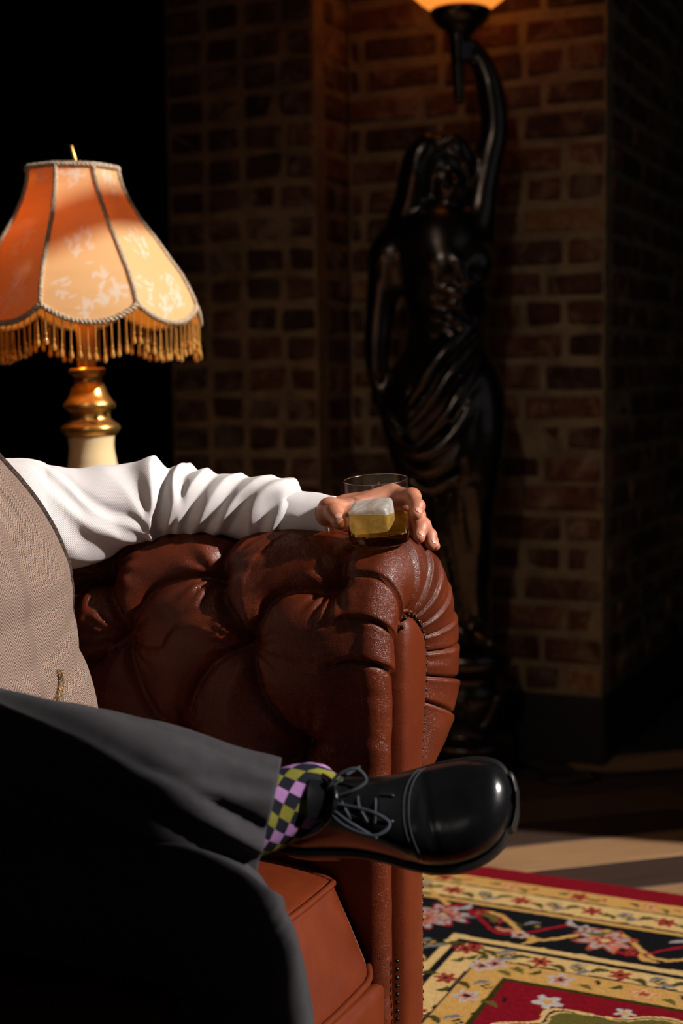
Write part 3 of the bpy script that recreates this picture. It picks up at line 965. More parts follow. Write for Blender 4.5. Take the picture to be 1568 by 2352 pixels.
# scalloped welt and nail heads along the panel's edge
Vn, Fn = lathe_geo([(0.0001, 0.0030), (0.0014, 0.0027), (0.0026, 0.0016), (0.0031, 0.0), (0.0028, -0.002)], 10)
nail_me = make_mesh('nail_head', Vn, Fn, M['nail'])
qq = resample(np.c_[Qp, np.zeros(NT_)], n=NT_ * 3)[:, :2]
lq = np.r_[0, np.cumsum(np.linalg.norm(np.diff(qq, axis=0), axis=1))]
lstart = lq[np.argmin(np.hypot(qq[:, 0] - .052, qq[:, 1] - .658))]
x = lstart
welt = []
k = 0
while x < lq[-1] - 0.02:
    p = np.array([np.interp(x, lq, qq[:, 0]), np.interp(x, lq, qq[:, 1])])
    p2 = np.array([np.interp(x + 0.002, lq, qq[:, 0]), np.interp(x + 0.002, lq, qq[:, 1])])
    tn = (p2 - p) / np.linalg.norm(p2 - p); nout = np.array([-tn[1], tn[0]])
    if nout @ (p - np.array([0.08, 0.5])) < 0 and p[1] > 0.5: nout = -nout
    if p[1] <= 0.5: nout = np.array([1.0, 0])
    c = p + nout * 0.0045
    place(nail_me, 'nail_head', panel, sf(0.0035, c[0], c[1]), frame_quat(A))
    welt.append(sf(-0.003 + 0.004 * math.cos(k * math.pi), *(p + nout * 0.0105)))
    x += 0.0116; k += 1
welt = catmull(np.array(welt), len(welt) * 3)
part('welt', *tube_geo(welt, 0.0028, 6), M['leather_smooth'], panel)
for k in range(10):
    z = 0.212 - k * 0.0116
    place(nail_me, 'nail_head', panel, sf(0.004, 0.022, z), frame_quat(A))

# seat base, front rail, back
def puffy(name, s0, s1, o0, o1, z0, z1, mat, parent, pf=0.01, ch=0.02, n=(26, 60, 20)):
    """a rounded upholstered block"""
    nx, ny, nz = n
    geos = []
    def face(fn, a_, b_):
        x = np.linspace(-1, 1, a_); y = np.linspace(-1, 1, b_)
        X, Y = np.meshgrid(x, y, indexing='ij')
        return fn(X, Y), grid_faces(a_, b_)
    hs, ho, hz = (s1 - s0) / 2, (o1 - o0) / 2, (z1 - z0) / 2
    cs, co_, cz = (s1 + s0) / 2, (o1 + o0) / 2, (z1 + z0) / 2
    for k, sg in ((0, 1), (0, -1), (1, 1), (1, -1), (2, 1), (2, -1)):
        def fn(X, Y, k=k, sg=sg):
            c = np.zeros(X.shape + (3,)); o1_, o2_ = (k + 1) % 3, (k + 2) % 3
            c[..., k] = sg; c[..., o1_] = X; c[..., o2_] = Y
            p = c * np.array([hs, ho, hz])
            inner = np.clip(p, -np.array([hs, ho, hz]) + ch, np.array([hs, ho, hz]) - ch)
            dv = p - inner; L = np.linalg.norm(dv, axis=-1, keepdims=True)
            p = inner + dv / np.maximum(L, 1e-9) * ch
            bul = (1 - np.abs(X) ** 3) * (1 - np.abs(Y) ** 3)
            p[..., k] += sg * pf * bul
            return SO + (p[..., 0:1] + cs) * A + (p[..., 1:2] + co_) * O + np.concatenate([np.zeros(X.shape + (2,)), (p[..., 2:3] + cz)], -1)
        dims = [nx, ny, nz]
        g, f = face(fn, dims[(k + 1) % 3], dims[(k + 2) % 3])
        if sg < 0: f = f[:, ::-1]
        geos.append((g.reshape(-1, 3), f))
    V, F = join(*geos)
    return part(name, V, F, mat, parent)
puffy('seat_base', -0.80, -0.035, -1.45, -0.005, 0.075, 0.182, M['leather'], sofa, 0.006, 0.02)
puffy('front_rail', -0.030, -0.006, -1.45, 0.010, 0.085, 0.186, M['leather_smooth'], sofa, 0.012, 0.011, (8, 80, 20))
puffy('back_rest', -0.94, -0.72, -1.45, 0.02, 0.10, 0.735, M['leather'], sofa, 0.012, 0.09)
V, F = lathe_geo([(0.0001, 0.079), (0.032, 0.078), (0.034, 0.066), (0.026, 0.050), (0.020, 0.020), (0.023, 0.004), (0.0001, 0.0)], 16)
foot_me = make_mesh('foot', V, F, M['dark_brown'])
for s_, o_ in ((-0.06, 0.05), (-0.80, 0.05), (-0.06, -1.38), (-0.80, -1.38)):
    place(foot_me, 'foot', sofa, sf(s_, o_, RUG_T))

# seat cushions: border slanting forward, piping along both edges
def cushion(name, o_far, o_near, label):
    SB = -0.70
    nS, nO = 50, 40
    base = sf(-0.4, (o_far + o_near) / 2, 0.188)
    # front outline in (s, z) from top back, over the top, down the border, under
    prof = [(SB, .325), (-0.50, .340), (-0.30, .346), (-0.15, .343), (-0.085, .336), (-0.066, .329), (-0.058, .316), (-0.040, .275), (-0.024, .235), (-0.014, .205), (-0.026, .194), (-0.10, .189), (-0.4, .188), (SB, .188)]
    P = catmull(np.array(prof), 110)
    ov = np.linspace(0, 1, nO)
    G = np.zeros((len(P), nO, 3))
    for j, f in enumerate(ov):
        e = min(f, 1 - f) * 2
        rnd = (1 - min(1, e / 0.10)) ** 2
        o_ = o_far + (o_near - o_far) * f
        zc = 0.265
        z = zc + (P[:, 1] - zc) * (1 - 0.13 * rnd)
        s_ = P[:, 0] - 0.012 * rnd + 0.004 * math.sin(f * 9)
        G[:, j] = SO + A * s_[:, None] + O * o_ + np.c_[np.zeros((len(P), 2)), z]
    F = grid_faces(len(P), nO, close_u=True)
    n_ = grid_normals(G)
    if n_[20, 20][2] < 0: F = F[:, ::-1]
    V = G.reshape(-1, 3)
    F = [tuple(f) for f in F]
    caps = []
    for j in (0, nO - 1):
        ids = [i * nO + j for i in range(len(P))]
        F.append(tuple(ids if j else ids[::-1]))
    c = tag(empty(name, base), label, 'cushion')
    body = part('cover', V, F, M['leather_smooth'], c)
    for (ss, z0) in ((5.0, None), (9.0, None)):
        i = int(np.argmin(np.abs(P[:, 0] - prof[int(ss)][0]) + np.abs(P[:, 1] - prof[int(ss)][1])))
        pth = G[i] + A * 0.003
        side = []
        for i2 in range(i, -1 if ss < 6 else 0, -2):
            if ss < 6: side.append(G[i2, 0] + O * 0.002)
        path = np.vstack([np.array(side)[::-1] if side else np.zeros((0, 3)), pth])
        part('piping', *tube_geo(resample(path, 0.006), 0.0048, 8), M['leather_smooth'], c)
    return c
cushion('seat_cushion', -0.012, -0.70, 'brown leather seat cushion with piped edges beneath the crossed legs')
cushion('seat_cushion', -0.715, -1.42, 'second brown leather seat cushion nearer the viewer beside the legs')
# ------------------------------------------------------------------ tumbler, whisky, ice
GB = at(871, 1246, 1.895)                                   # centre of the tumbler's foot
GAX = np.array([-0.055, -0.095, 1.0]); GAX /= np.linalg.norm(GAX)
def m_glass(name, col, ior, rough=0.0):
    n = NT(name)
    return n.set(col, rough, 0.0, None, Transmission_Weight=1.0, IOR=ior)
M['glass_base'] = m_glass('thick_glass', (0.42, 0.34, 0.24), 1.47)  # dark tint stands in for dark surroundings refracted by the base
def m_thin(name, col, ior, body=None, bodymix=0.0, rough=0.02, base_refl=0.035):
    '''thin clear sheet: what is behind shows through, the surface mirrors by Fresnel'''
    n = NT(name)
    lw_ = n.node('ShaderNodeLayerWeight'); lw_.inputs[0].default_value = 0.5
    frs = n.math('ADD', n.math('MULTIPLY', n.math('POWER', lw_.outputs['Facing'], 5.0), ior), base_refl)
    tp = n.node('ShaderNodeBsdfTransparent'); tp.inputs[0].default_value = (*col, 1)
    gl_ = n.node('ShaderNodeBsdfGlossy'); gl_.inputs['Roughness'].default_value = rough
    base = tp.outputs[0]
    if body is not None:
        df = n.node('ShaderNodeBsdfTranslucent'); df.inputs[0].default_value = (*body, 1)
        m0_ = n.node('ShaderNodeMixShader'); m0_.inputs[0].default_value = bodymix
        n.link(base, m0_.inputs[1]); n.link(df.outputs[0], m0_.inputs[2]); base = m0_.outputs[0]
    mx_ = n.node('ShaderNodeMixShader')
    n.link(frs, mx_.inputs[0]); n.link(base, mx_.inputs[1]); n.link(gl_.outputs[0], mx_.inputs[2]); n.link(mx_.outputs[0], n.out.inputs[0])
    return n.m
M['glass'] = m_thin('clear_glass', (0.985, 0.98, 0.975), 0.22)
M['whisky'] = m_thin('pale_amber_whisky', (0.90, 0.74, 0.38), 0.20, (0.80, 0.46, 0.05), 0.16)
ni = NT('cloudy_ice'); ci = ni.coord()
fi = ni.noise(ci, 80, 5, 0.6)
ni.set((0.93, 0.93, 0.92), 0.12, 0.0, ni.bump(ni.noise(ci, 90, 3), 0.6, 0.003))
tpi = ni.node('ShaderNodeBsdfTransparent'); tpi.inputs[0].default_value = (0.97, 0.97, 0.97, 1)
tli = ni.node('ShaderNodeBsdfTranslucent'); tli.inputs[0].default_value = (0.95, 0.95, 0.94, 1)
ma = ni.node('ShaderNodeMixShader'); ma.inputs[0].default_value = 0.5
ni.link(ni.b.outputs[0], ma.inputs[1]); ni.link(tli.outputs[0], ma.inputs[2])
mb_ = ni.node('ShaderNodeMixShader'); ni.link(ni.ramp(fi, [(0.35, (0.50,) * 3), (0.62, (0.92,) * 3)]), mb_.inputs[0])
ni.link(tpi.outputs[0], mb_.inputs[1]); ni.link(ma.outputs[0], mb_.inputs[2]); ni.link(mb_.outputs[0], ni.out.inputs[0])
M['ice'] = ni.m
gh = 0.0865
prof = [(0.0001, 0.0), (0.030, 0.0), (0.0385, 0.0006), (0.0405, 0.003), (0.0408, 0.0148), (0.0409, 0.0156), (0.0412, 0.03), (0.0420, 0.06), (0.0427, gh - 0.001), (0.0422, gh), (0.0414, gh - 0.0008),
        (0.0400, 0.06), (0.0391, 0.03), (0.0385, 0.0175), (0.0355, 0.0150), (0.02, 0.0138), (0.0001, 0.0135)]
gp = np.array(prof); 
V, F = lathe_geo(gp, 96, GB, GAX)
glass = tag(part('tumbler', V, F, M['glass'], loc=GB), 'clear whisky tumbler held on the leather arm by the hand', 'glass')
glass.data.materials.append(M['glass_base'])
M['glass_rim'] = m_thin('highlight_rim', (0.9, 0.88, 0.86), 0.3, (0.9, 0.8, 0.75), 0.25, 0.15, 0.35)  # rim highlight put into the material as a pale body colour
glass.data.materials.append(M['glass_rim'])
for p_ in glass.data.polygons:
    if (p_.center @ Vector(GAX)) < 0.0152: p_.material_index = 1
    elif (p_.center @ Vector(GAX)) > gh - 0.0009: p_.material_index = 2
# whisky: level surface, slightly wetting the wall
LEVEL = GB[2] + 0.0405
wp = [(0.0001, 0.0133), (0.02, 0.0136), (0.0352, 0.0147), (0.0387, 0.0175), (0.0393, 0.03), (0.0396, 0.0365), (0.036, 0.0362), (0.02, 0.036), (0.0001, 0.036)]
V, F = lathe_geo(wp, 96, GB, GAX)
n96 = 96
Vr = V.reshape(len(wp), n96, 3)
for i in range(4, len(wp)):
    if i == 4: continue
    dz = LEVEL + (0.0006 if i == 5 else 0.0) - Vr[i, :, 2]
    Vr[i] += GAX[None] * (dz / GAX[2])[:, None]
tag(part('whisky', Vr.reshape(-1, 3), F, M['whisky'], loc=GB + GAX * 0.0133), 'pale golden whisky filling the lower half of the tumbler', 'drink')
# ice: one chunky block leaning against the left of the glass
ic = GB + GAX * 0.0362 + RT0 * (-0.0085) + np.array([0, -0.004, 0])
nn_ = 22
geos = []
iu = np.array([0.94, -0.30, 0.10]); iu /= np.linalg.norm(iu)
iw = np.array([-0.08, -0.30, 0.95]); iw -= iu * (iw @ iu); iw /= np.linalg.norm(iw); iv = np.cross(iw, iu)
hx = np.array([0.0275, 0.0200, 0.0185]); rr_ = 0.006
for k, sg in ((0, 1), (0, -1), (1, 1), (1, -1), (2, 1), (2, -1)):
    x = np.linspace(-1, 1, nn_); X, Y = np.meshgrid(x, x, indexing='ij')
    c = np.zeros(X.shape + (3,)); c[..., k] = sg; c[..., (k + 1) % 3] = X; c[..., (k + 2) % 3] = Y
    p = c * hx; inn = np.clip(p, -hx + rr_, hx - rr_); dv = p - inn
    p = inn + dv / np.maximum(np.linalg.norm(dv, axis=-1, keepdims=True), 1e-9) * rr_
    p = p * (1 + 0.045 * vnoise(p, 75, 2)[..., None] + 0.05 * vnoise(p, 32, 5)[..., None])
    g = ic + p[..., 0:1] * iu + p[..., 1:2] * iv + p[..., 2:3] * iw
    f = grid_faces(nn_, nn_)
    geos.append((g.reshape(-1, 3), f if sg > 0 else f[:, ::-1]))
V, F = join(*geos)
tag(part('ice_cube', V, F, M['ice'], loc=ic - np.array([0, 0, 0.02])), 'cloudy block of ice floating in the whisky tumbler', 'ice')

# ------------------------------------------------------------------ person: body (hand, forearm, head)
HIP = sf(-0.48, -0.27, 0.43)
person = tag(empty('person', sf(-0.42, -0.28, RUG_T)), 'person in white shirt, tweed waistcoat and charcoal trousers reclining on the leather sofa', 'person')
nsk = NT('skin'); cs_ = nsk.coord()
fs = nsk.noise(cs_, 45, 4)
M['skin'] = nsk.set(nsk.ramp(fs, [(0.3, (0.46, 0.165, 0.095)), (0.7, (0.60, 0.26, 0.165))]), 0.46, 0.0, nsk.bump(nsk.noise(cs_, 420, 4), 0.35, 0.0008),
                    Subsurface_Weight=0.25, Subsurface_Radius=(0.012, 0.004, 0.002), Subsurface_Scale=0.6)
M['nailskin'] = m_simple('fingernail', (0.66, 0.37, 0.28), 0.25)
def J(x, y, dpt): return at(x, y, dpt)
hand = Sdf(at(690, 1290, 1.99) - np.array([0.02, 0.15, 0.0]), at(1020, 1080, 1.99) + np.array([0.02, 0.05, 0.02]), 0.00135)
W0, W1 = J(640, 1186, 1.985), J(738, 1188, 1.966)
hand.cap(W0, W1, 0.029, 0.026, 0.004)
idx = [J(900, 1137, 1.971), J(946, 1141, 1.942), J(958, 1163, 1.916), J(955, 1181, 1.902)]
mid = [J(910, 1162, 1.980), J(957, 1184, 1.957), J(966, 1212, 1.938), J(962, 1234, 1.922)]
rin = [J(908, 1186, 1.984), J(970, 1206, 1.972), J(986, 1231, 1.958), J(989, 1250, 1.948)]
pin = [J(895, 1208, 1.982), J(962, 1226, 1.986), J(990, 1241, 1.984), J(999, 1254, 1.980)]
wr_ = J(760, 1185, 1.964)
for f, r_ in ((idx, 0.0150), (mid, 0.0150), (rin, 0.0140), (pin, 0.0125)):
    hand.cap(wr_ + (f[0] - wr_) * 0.08, f[0], 0.0185, r_, 0.010)
hand.cap(J(800, 1168, 1.968), J(880, 1165, 1.976), 0.019, 0.017, 0.012)
for f, r_ in ((idx, (0.0128, 0.0112, 0.0098, 0.0083)), (mid, (0.0128, 0.0112, 0.0100, 0.0085)), (rin, (0.0122, 0.0106, 0.0094, 0.0080)), (pin, (0.0108, 0.0092, 0.0082, 0.0070))):
    for i in range(3):
        hand.cap(f[i], f[i + 1], r_[i], r_[i + 1], 0.0035 if i else 0.006)
    for i in (1, 2):                                        # knuckle swell
        hand.ell(f[i], (r_[i] * 1.06,) * 3, 0.004)
th_ = [J(752, 1190, 1.952), J(757, 1170, 1.925), J(768, 1178, 1.900), J(779, 1199, 1.884)]
for i, (a_, b_) in enumerate(((0.0185, 0.0155), (0.0155, 0.0125), (0.0125, 0.0108))):
    hand.cap(th_[i], th_[i + 1], a_, b_, 0.009 if i == 0 else 0.004)
hand.cap(th_[1], idx[0], 0.010, 0.010, 0.012)               # web of the thumb
# skin creases on the thumb
for f in (0.25, 0.5):
    c = th_[1] + (th_[2] - th_[1]) * f
    hand.poly([c + np.array([-0.014, -0.006, -0.002]), c + np.array([-0.002, -0.0165, 0.004]), c + np.array([0.010, -0.008, 0.012])], 0.0007, 0.0012, cut=True)
Vh, Fh = hand.mesh(2)
# the rest of the body under the clothes, coarser
NECK = sf(-0.70, -0.27, 0.985); HEAD = sf(-0.70, -0.27, 1.145)
body = Sdf(sf(-0.75, -0.27, 0.45) - np.array([0.55, 0.65, 0.35]), sf(-0.35, -0.1, 1.30) + np.array([0.5, 0.5, 0.02]), 0.008)
CH = sf(-0.62, -0.27, 0.80)
body.cap(HIP, CH, 0.10, 0.11, 0.03); body.cap(CH, NECK, 0.09, 0.055, 0.05); body.cap(NECK, HEAD, 0.056, 0.06, 0.02)
fr = A
body.ell(HEAD + np.array([0, 0, 0.01]), (0.085, 0.085, 0.115), 0.02)
body.ell(HEAD + fr * 0.035 + np.array([0, 0, -0.045]), (0.062, 0.062, 0.065), 0.03)
body.cap(HEAD + fr * 0.085 + np.array([0, 0, 0.012]), HEAD + fr * 0.104 + np.array([0, 0, -0.022]), 0.009, 0.015, 0.012)
for e in (-1, 1):
    body.ell(HEAD + fr * 0.083 + O * (0.034 * e) + np.array([0, 0, 0.014]), (0.017, 0.017, 0.011), 0.006, cut=True)
    body.ell(HEAD + O * (0.086 * e) + np.array([0, 0, -0.005]), (0.022, 0.012, 0.032), 0.008)
body.cap(HEAD + fr * 0.093 + O * 0.026 + np.array([0, 0, -0.055]), HEAD + fr * 0.093 - O * 0.026 + np.array([0, 0, -0.055]), 0.006, 0.006, 0.008)
SH_L, EL_L = at(30, 1150, 1.99), at(400, 1165, 2.03)
SH_R, EL_R, WR_R = sf(-0.64, -0.46, 0.85), sf(-0.60, -0.58, 0.62), sf(-0.42, -0.55, 0.57)
body.cap(CH, SH_L, 0.06, 0.040, 0.01); body.cap(SH_L, EL_L, 0.036, 0.028, 0.005); body.cap(EL_L, W0, 0.026, 0.026, 0.004)
body.cap(CH, SH_R, 0.08, 0.055, 0.03); body.cap(SH_R, EL_R, 0.048, 0.04, 0.02); body.cap(EL_R, WR_R, 0.036, 0.028, 0.02)
hd = (A * 0.85 - O * 0.35); hd /= np.linalg.norm(hd); sd = np.array([-hd[1], hd[0], 0])
body.cap(WR_R, WR_R + hd * 0.075, 0.026, 0.030, 0.02)
Vb2, Fb2 = body.mesh(2)
rh = Sdf(WR_R + hd * 0.08 - 0.14, WR_R + hd * 0.08 + 0.14, 0.003)
rh.cap(WR_R, WR_R + hd * 0.085, 0.024, 0.026, 0.01)
for k in range(4):
    b0 = WR_R + hd * 0.085 + sd * (0.030 - 0.02 * k); ln = (0.07, 0.08, 0.075, 0.06)[k]
    rh.cap(b0, b0 + hd * ln * 0.5 + np.array([0, 0, 0.004]), 0.011, 0.0095, 0.008); rh.cap(b0 + hd * ln * 0.5 + np.array([0, 0, 0.004]), b0 + hd * ln + np.array([0, 0, -0.018]), 0.0095, 0.008, 0.004)
rh.cap(WR_R + hd * 0.03 + sd * 0.02, WR_R + hd * 0.075 + sd * 0.055, 0.014, 0.010, 0.008)
Vb3, Fb3 = rh.mesh(2)
body_ob = part('body', *join((Vh, Fh), (Vb2, Fb2), (Vb3, Fb3)), M['skin'], person)
def nail_patch(tip, prev, face, r_, wd=0.0052, ln=0.0082):
    ax = (tip - prev) / np.linalg.norm(tip - prev); f = np.asarray(face, float); f = f - ax * (f @ ax); f /= np.linalg.norm(f); sd_ = np.cross(ax, f)
    n_ = 9
    x = np.linspace(-1, 1, n_); X, Y = np.meshgrid(x, x, indexing='ij')
    k = np.sqrt(np.clip(1 - 0.5 * Y ** 2, 0, 1)); X2 = X * k; Y2 = Y * np.sqrt(np.clip(1 - 0.5 * X ** 2, 0, 1))
    ang = X2 * wd / r_
    g = tip + ax * (Y2 * ln / 2 - r_ * 0.05)[..., None] + (np.sin(ang) * r_)[..., None] * sd_ + (np.cos(ang) * r_ * (1.0 - 0.09 * np.clip(Y2, 0, 1) ** 2))[..., None] * f
    g += 0.0002 * f
    F = grid_faces(n_, n_)
    return g.reshape(-1, 3), F
for nm, fl, fc, r_ in (('index', idx, (0.35, -0.85, 0.30), 0.0086), ('middle', mid, (0.30, -0.85, 0.25), 0.0088), ('ring', rin, (0.65, -0.6, 0.3), 0.0083), ('thumb', th_, (0.15, -0.95, 0.35), 0.0112)):
    V, F = nail_patch(fl[3], fl[2], fc, r_)
    part('fingernail', V, F, M['nailskin'], body_ob)
hr = Sdf(HEAD - 0.16, HEAD + 0.17, 0.006)
hr.ell(HEAD - fr * 0.012 + np.array([0, 0, 0.022]), (0.096, 0.096, 0.118), 0.01)
hr.ell(HEAD + fr * 0.075 + np.array([0, 0, -0.045]), (0.085, 0.085, 0.105), 0.01, cut=True)
hr.cap(HEAD + fr * 0.06 - np.array([0, 0, 0.15]), HEAD - fr * 0.02 - np.array([0, 0, 0.15]), 0.07, 0.07, 0.01, cut=True)
part('hair', *hr.mesh(2), M['hair'], body_ob)
# ------------------------------------------------------------------ clothes
nsh = NT('white_twill_shirt')
uvs = nsh.coord('UV')
sx = nsh.node('ShaderNodeSeparateXYZ'); nsh.link(uvs, sx.inputs[0])
tw = nsh.math('SINE', nsh.math('MULTIPLY', nsh.math('ADD', sx.outputs[0], nsh.math('MULTIPLY', sx.outputs[1], 0.7)), 3600.0))
M['shirt'] = nsh.set(nsh.ramp(tw, [(0.0, (0.76, 0.72, 0.73)), (1.0, (0.84, 0.81, 0.81))]), 0.85, 0.0, nsh.bump(tw, 0.30, 0.0006), Specular_IOR_Level=0.15)
M['cuff'] = M['shirt']

def herringbone(name):
    n = NT(name); uv = n.coord('UV')
    s_ = n.node('ShaderNodeSeparateXYZ'); n.link(uv, s_.inputs[0])
    tri = n.math('PINGPONG', s_.outputs[0], 0.0098)
    ph = n.math('FRACT', n.math('MULTIPLY', n.math('ADD', s_.outputs[1], n.math('MULTIPLY', tri, 1.15)), 235.0))
    st = n.math('SMOOTH_MIN', n.math('MULTIPLY', n.math('ABSOLUTE', n.math('SUBTRACT', ph, 0.5)), 2.0), 1.0, 0.1)
    fz = n.noise(n.coord('Object'), 700, 3)
    f2 = n.math('ADD', st, n.math('MULTIPLY', n.math('SUBTRACT', fz, 0.5), 0.7))
    c = n.ramp(f2, [(0.36, (0.040, 0.026, 0.026)), (0.62, (0.40, 0.285, 0.225))])
    return n.set(c, 0.95, 0.0, n.bump(f2, 0.4, 0.0008), Specular_IOR_Level=0.05)
M['tweed'] = herringbone('herringbone_tweed')
M['tweed_edge'] = M['tweed']

def sweep(path, rv, rh, seg, disp=None, upref=(0, 0, 1), close_ends=False):
    """tube with elliptical section; disp(u_len, theta) moves the skin along its normal; theta 0 = sideways(B), 90 = up(N)"""
    path = np.asarray(path, float)
    T, N, B = frames(path, upref)
    up = np.asarray(upref, float)
    N = up - T * (T @ up)[:, None]; N /= np.linalg.norm(N, axis=1, keepdims=True); B = np.cross(T, N)
    th = np.arange(seg) * 2 * math.pi / seg + math.pi
    l = np.r_[0, np.cumsum(np.linalg.norm(np.diff(path, axis=0), axis=1))]
    G = path[:, None] + (np.asarray(rh)[:, None] * np.cos(th))[..., None] * B[:, None] + (np.asarray(rv)[:, None] * np.sin(th))[..., None] * N[:, None]
    n = grid_normals(G, True)
    if ((G[len(G) // 2] - path[len(G) // 2]) * n[len(G) // 2]).sum() < 0: n = -n; fl = True
    else: fl = False
    if disp is not None:
        Lg_, Tg_ = np.meshgrid(l, th, indexing='ij')
        G = G + n * disp(Lg_, Tg_, G)[..., None]
    F = grid_faces(len(path), seg, close_v=True)
    uv = np.stack(np.meshgrid(l, th * 0.06, indexing='ij'), -1)
    return G, (F[:, ::-1] if fl else F), uv.reshape(-1, 2)

# left sleeve, measured stations: (px, centre y, half height px, depth)
st = np.array([(-150, 1200, 128, 2.00), (-60, 1192, 138, 2.0), (40, 1188, 133, 1.995), (120, 1192, 124, 1.998), (190, 1184, 112, 2.005), (260, 1164, 98, 2.012), (330, 1150, 87, 2.02), (400, 1150, 80, 2.022),
               (480, 1156, 75, 2.018), (560, 1164, 72, 2.008), (620, 1170, 70, 1.995), (665, 1178, 64, 1.985), (700, 1184, 54, 1.978), (715, 1186, 50, 1.974)], float)
ctr = np.array([np.r_[at(a_, b_, d_), h_ * d_ / FPX, a_] for a_, b_, h_, d_ in st])
cc = resample(catmull(ctr, 300), n=230)
FOLDS = [  # px of crossing at theta 0, slant px per 90 deg, height m, width px, phase of strength around the arm
    (118, -120, .0045, 30, 0.6), (185, -150, .0055, 26, 0.4), (235, -170, .0045, 22, 0.2), (300, -60, .004, 26, 0.2), (352, 8, .013, 20, 1.3), (398, 22, .009, 15, 1.2), (436, 46, .008, 17, 0.9),
    (492, 62, .0075, 20, 0.7), (548, 66, .006, 19, 0.6), (612, 44, .0085, 22, 1.2), (650, 30, .004, 10, 0.3)]
pxs = cc[:, 4]
def sleeve_disp(Lg_, Tg_, G):
    X = np.broadcast_to(pxs[:, None], Lg_.shape)
    tw_ = np.arctan2(np.sin(Tg_), np.abs(np.cos(Tg_)))     # -90..90, mirrored front/back
    d_ = np.zeros_like(Lg_)
    wob = 22 * vnoise(np.stack([X * 0.012, Tg_ * 1.1, 0 * X], -1), 1.0, 8)
    for k, (x0, sl, h_, w, pk) in enumerate(FOLDS):
        x = (X - (x0 + sl * tw_ / (math.pi / 2) + wob * (0.6 if k % 2 else -0.6))) / w
        amp = 0.35 + 0.65 * np.exp(-((tw_ - pk + 0.5) / 0.9) ** 2)
        d_ += 1.3 * h_ * amp * (np.exp(-np.abs(x * np.where(x > 0, 1.35, 0.8)) ** 1.6) - 0.5 * np.exp(-((x - 1.5) / 0.7) ** 2))
    d_ += 0.0022 * vnoise(np.stack([X * 0.02, Tg_ * 1.5 - X * 0.01, 0 * X], -1), 1.0, 3)
    return d_ * np.clip((X + 40) / 120, 0.15, 1)
G, F, uv = sweep(cc[:, :3], cc[:, 3], cc[:, 3] * 0.94, 150, sleeve_disp)
# rest on the leather: nothing sinks below the arm's top
shirt_geo = [(G.reshape(-1, 3), F)]; shirt_uv = [uv]
# right sleeve and shirt body
pr_ = resample(catmull([SH_R + O * 0.10, SH_R, EL_R + (SH_R - EL_R) * .4, EL_R, EL_R + (WR_R - EL_R) * .5, WR_R], 60), n=60)
rad = np.interp(np.linspace(0, 1, 60), [0, .3, .6, 1], [.085, .075, .062, .045])
G_, F_, uv_ = sweep(pr_, rad, rad, 40, lambda L, T, g: 0.006 * vnoise(g, 22, 3))
shirt_geo.append((G_.reshape(-1, 3), F_)); shirt_uv.append(uv_)

# torso rings solved so that the chest line falls where it does
def ring_center(z, R, da, do):
    s_ = -0.5
    for _ in range(30):
        c = sf(s_, -0.27, z)
        ph = np.linspace(0, 2 * math.pi, 72)
        pts = c + np.outer(np.cos(ph) * da, A) + np.outer(np.sin(ph) * do, O)
        m = max(proj(p)[0] for p in pts)
        s_ -= (m - R) / FPX * 1.75 / 0.906
    return s_
def torso(stations, seg, off=0.0, disp=None):
    G = []
    for z, R, da, do in stations:
        s_ = ring_center(z, R, da, do)
        ph = np.arange(seg) * 2 * math.pi / seg
        e = 2.3
        ca, sa = np.sign(np.cos(ph)) * np.abs(np.cos(ph)) ** (2 / e), np.sign(np.sin(ph)) * np.abs(np.sin(ph)) ** (2 / e)
        G.append(sf(s_, -0.27, z) + np.outer(ca * (da + off), A) + np.outer(sa * (do + off), O))
    return np.array(G)
ST = [(.43, 222, .135, .185), (.50, 216, .135, .185), (.555, 207, .135, .185), (.60, 190, .135, .182), (.64, 170, .135, .18), (.69, 157, .13, .18), (.735, 150, .125, .18), (.77, 125, .12, .18), (.80, 96, .118, .178),
      (.835, 56, .112, .172), (.87, 12, .105, .16), (.905, -40, .095, .14), (.935, -110, .08, .105), (.955, -170, .07, .08)]
ST = catmull(np.array(ST, float), 90)
seg = 160
Gv = torso(ST, seg)
nv_ = grid_normals(Gv, True)
vfl = (nv_[40, 0] @ A) < 0
if vfl: nv_ = -nv_
Zg = Gv[..., 2]; ph = np.broadcast_to(np.arange(seg) * 2 * math.pi / seg, Zg.shape)
dv_ = 0.004 * vnoise(Gv * np.array([1, 1, .5]), 16, 4)
for z0, sl, h_ in ((.60, .05, .005), (.645, .06, .004), (.70, .04, .003)):
    x = (Zg - z0 - sl * np.sin(ph)) / 0.011
    dv_ -= h_ * np.exp(-x ** 2) * np.clip(np.cos(ph), 0, 1)
per = np.linalg.norm(np.diff(np.concatenate([Gv, Gv[:, :1]], 1), axis=1), axis=2)
ulen = np.c_[np.zeros(len(Gv)), np.cumsum(per, 1)[:, :-1]]
mid_u = np.cumsum(per[45])[:-1]; mid_u = np.r_[0, mid_u]
vlen = np.r_[0, np.cumsum(np.linalg.norm(np.diff(Gv[:, 0], axis=0), axis=1))]
uvv = np.stack([np.broadcast_to(mid_u[None], Zg.shape), np.broadcast_to(vlen[:, None], Zg.shape)], -1).reshape(-1, 2)
Gs_ = Gv - nv_ * 0.006
shirt_geo.append((Gs_.reshape(-1, 3), grid_faces(len(ST), seg, close_v=True)[:, ::-1] if vfl else grid_faces(len(ST), seg, close_v=True)))
shirt_uv.append(uvv)
Vs, Fs = join(*shirt_geo)
shirt = part('shirt', Vs, Fs, M['shirt'], person, uv=np.vstack(shirt_uv))
keep = ST[:, 0] < 0.925
Gw = (Gv + nv_ * (0.002 + dv_)[..., None])[keep]
nk = int(keep.sum())
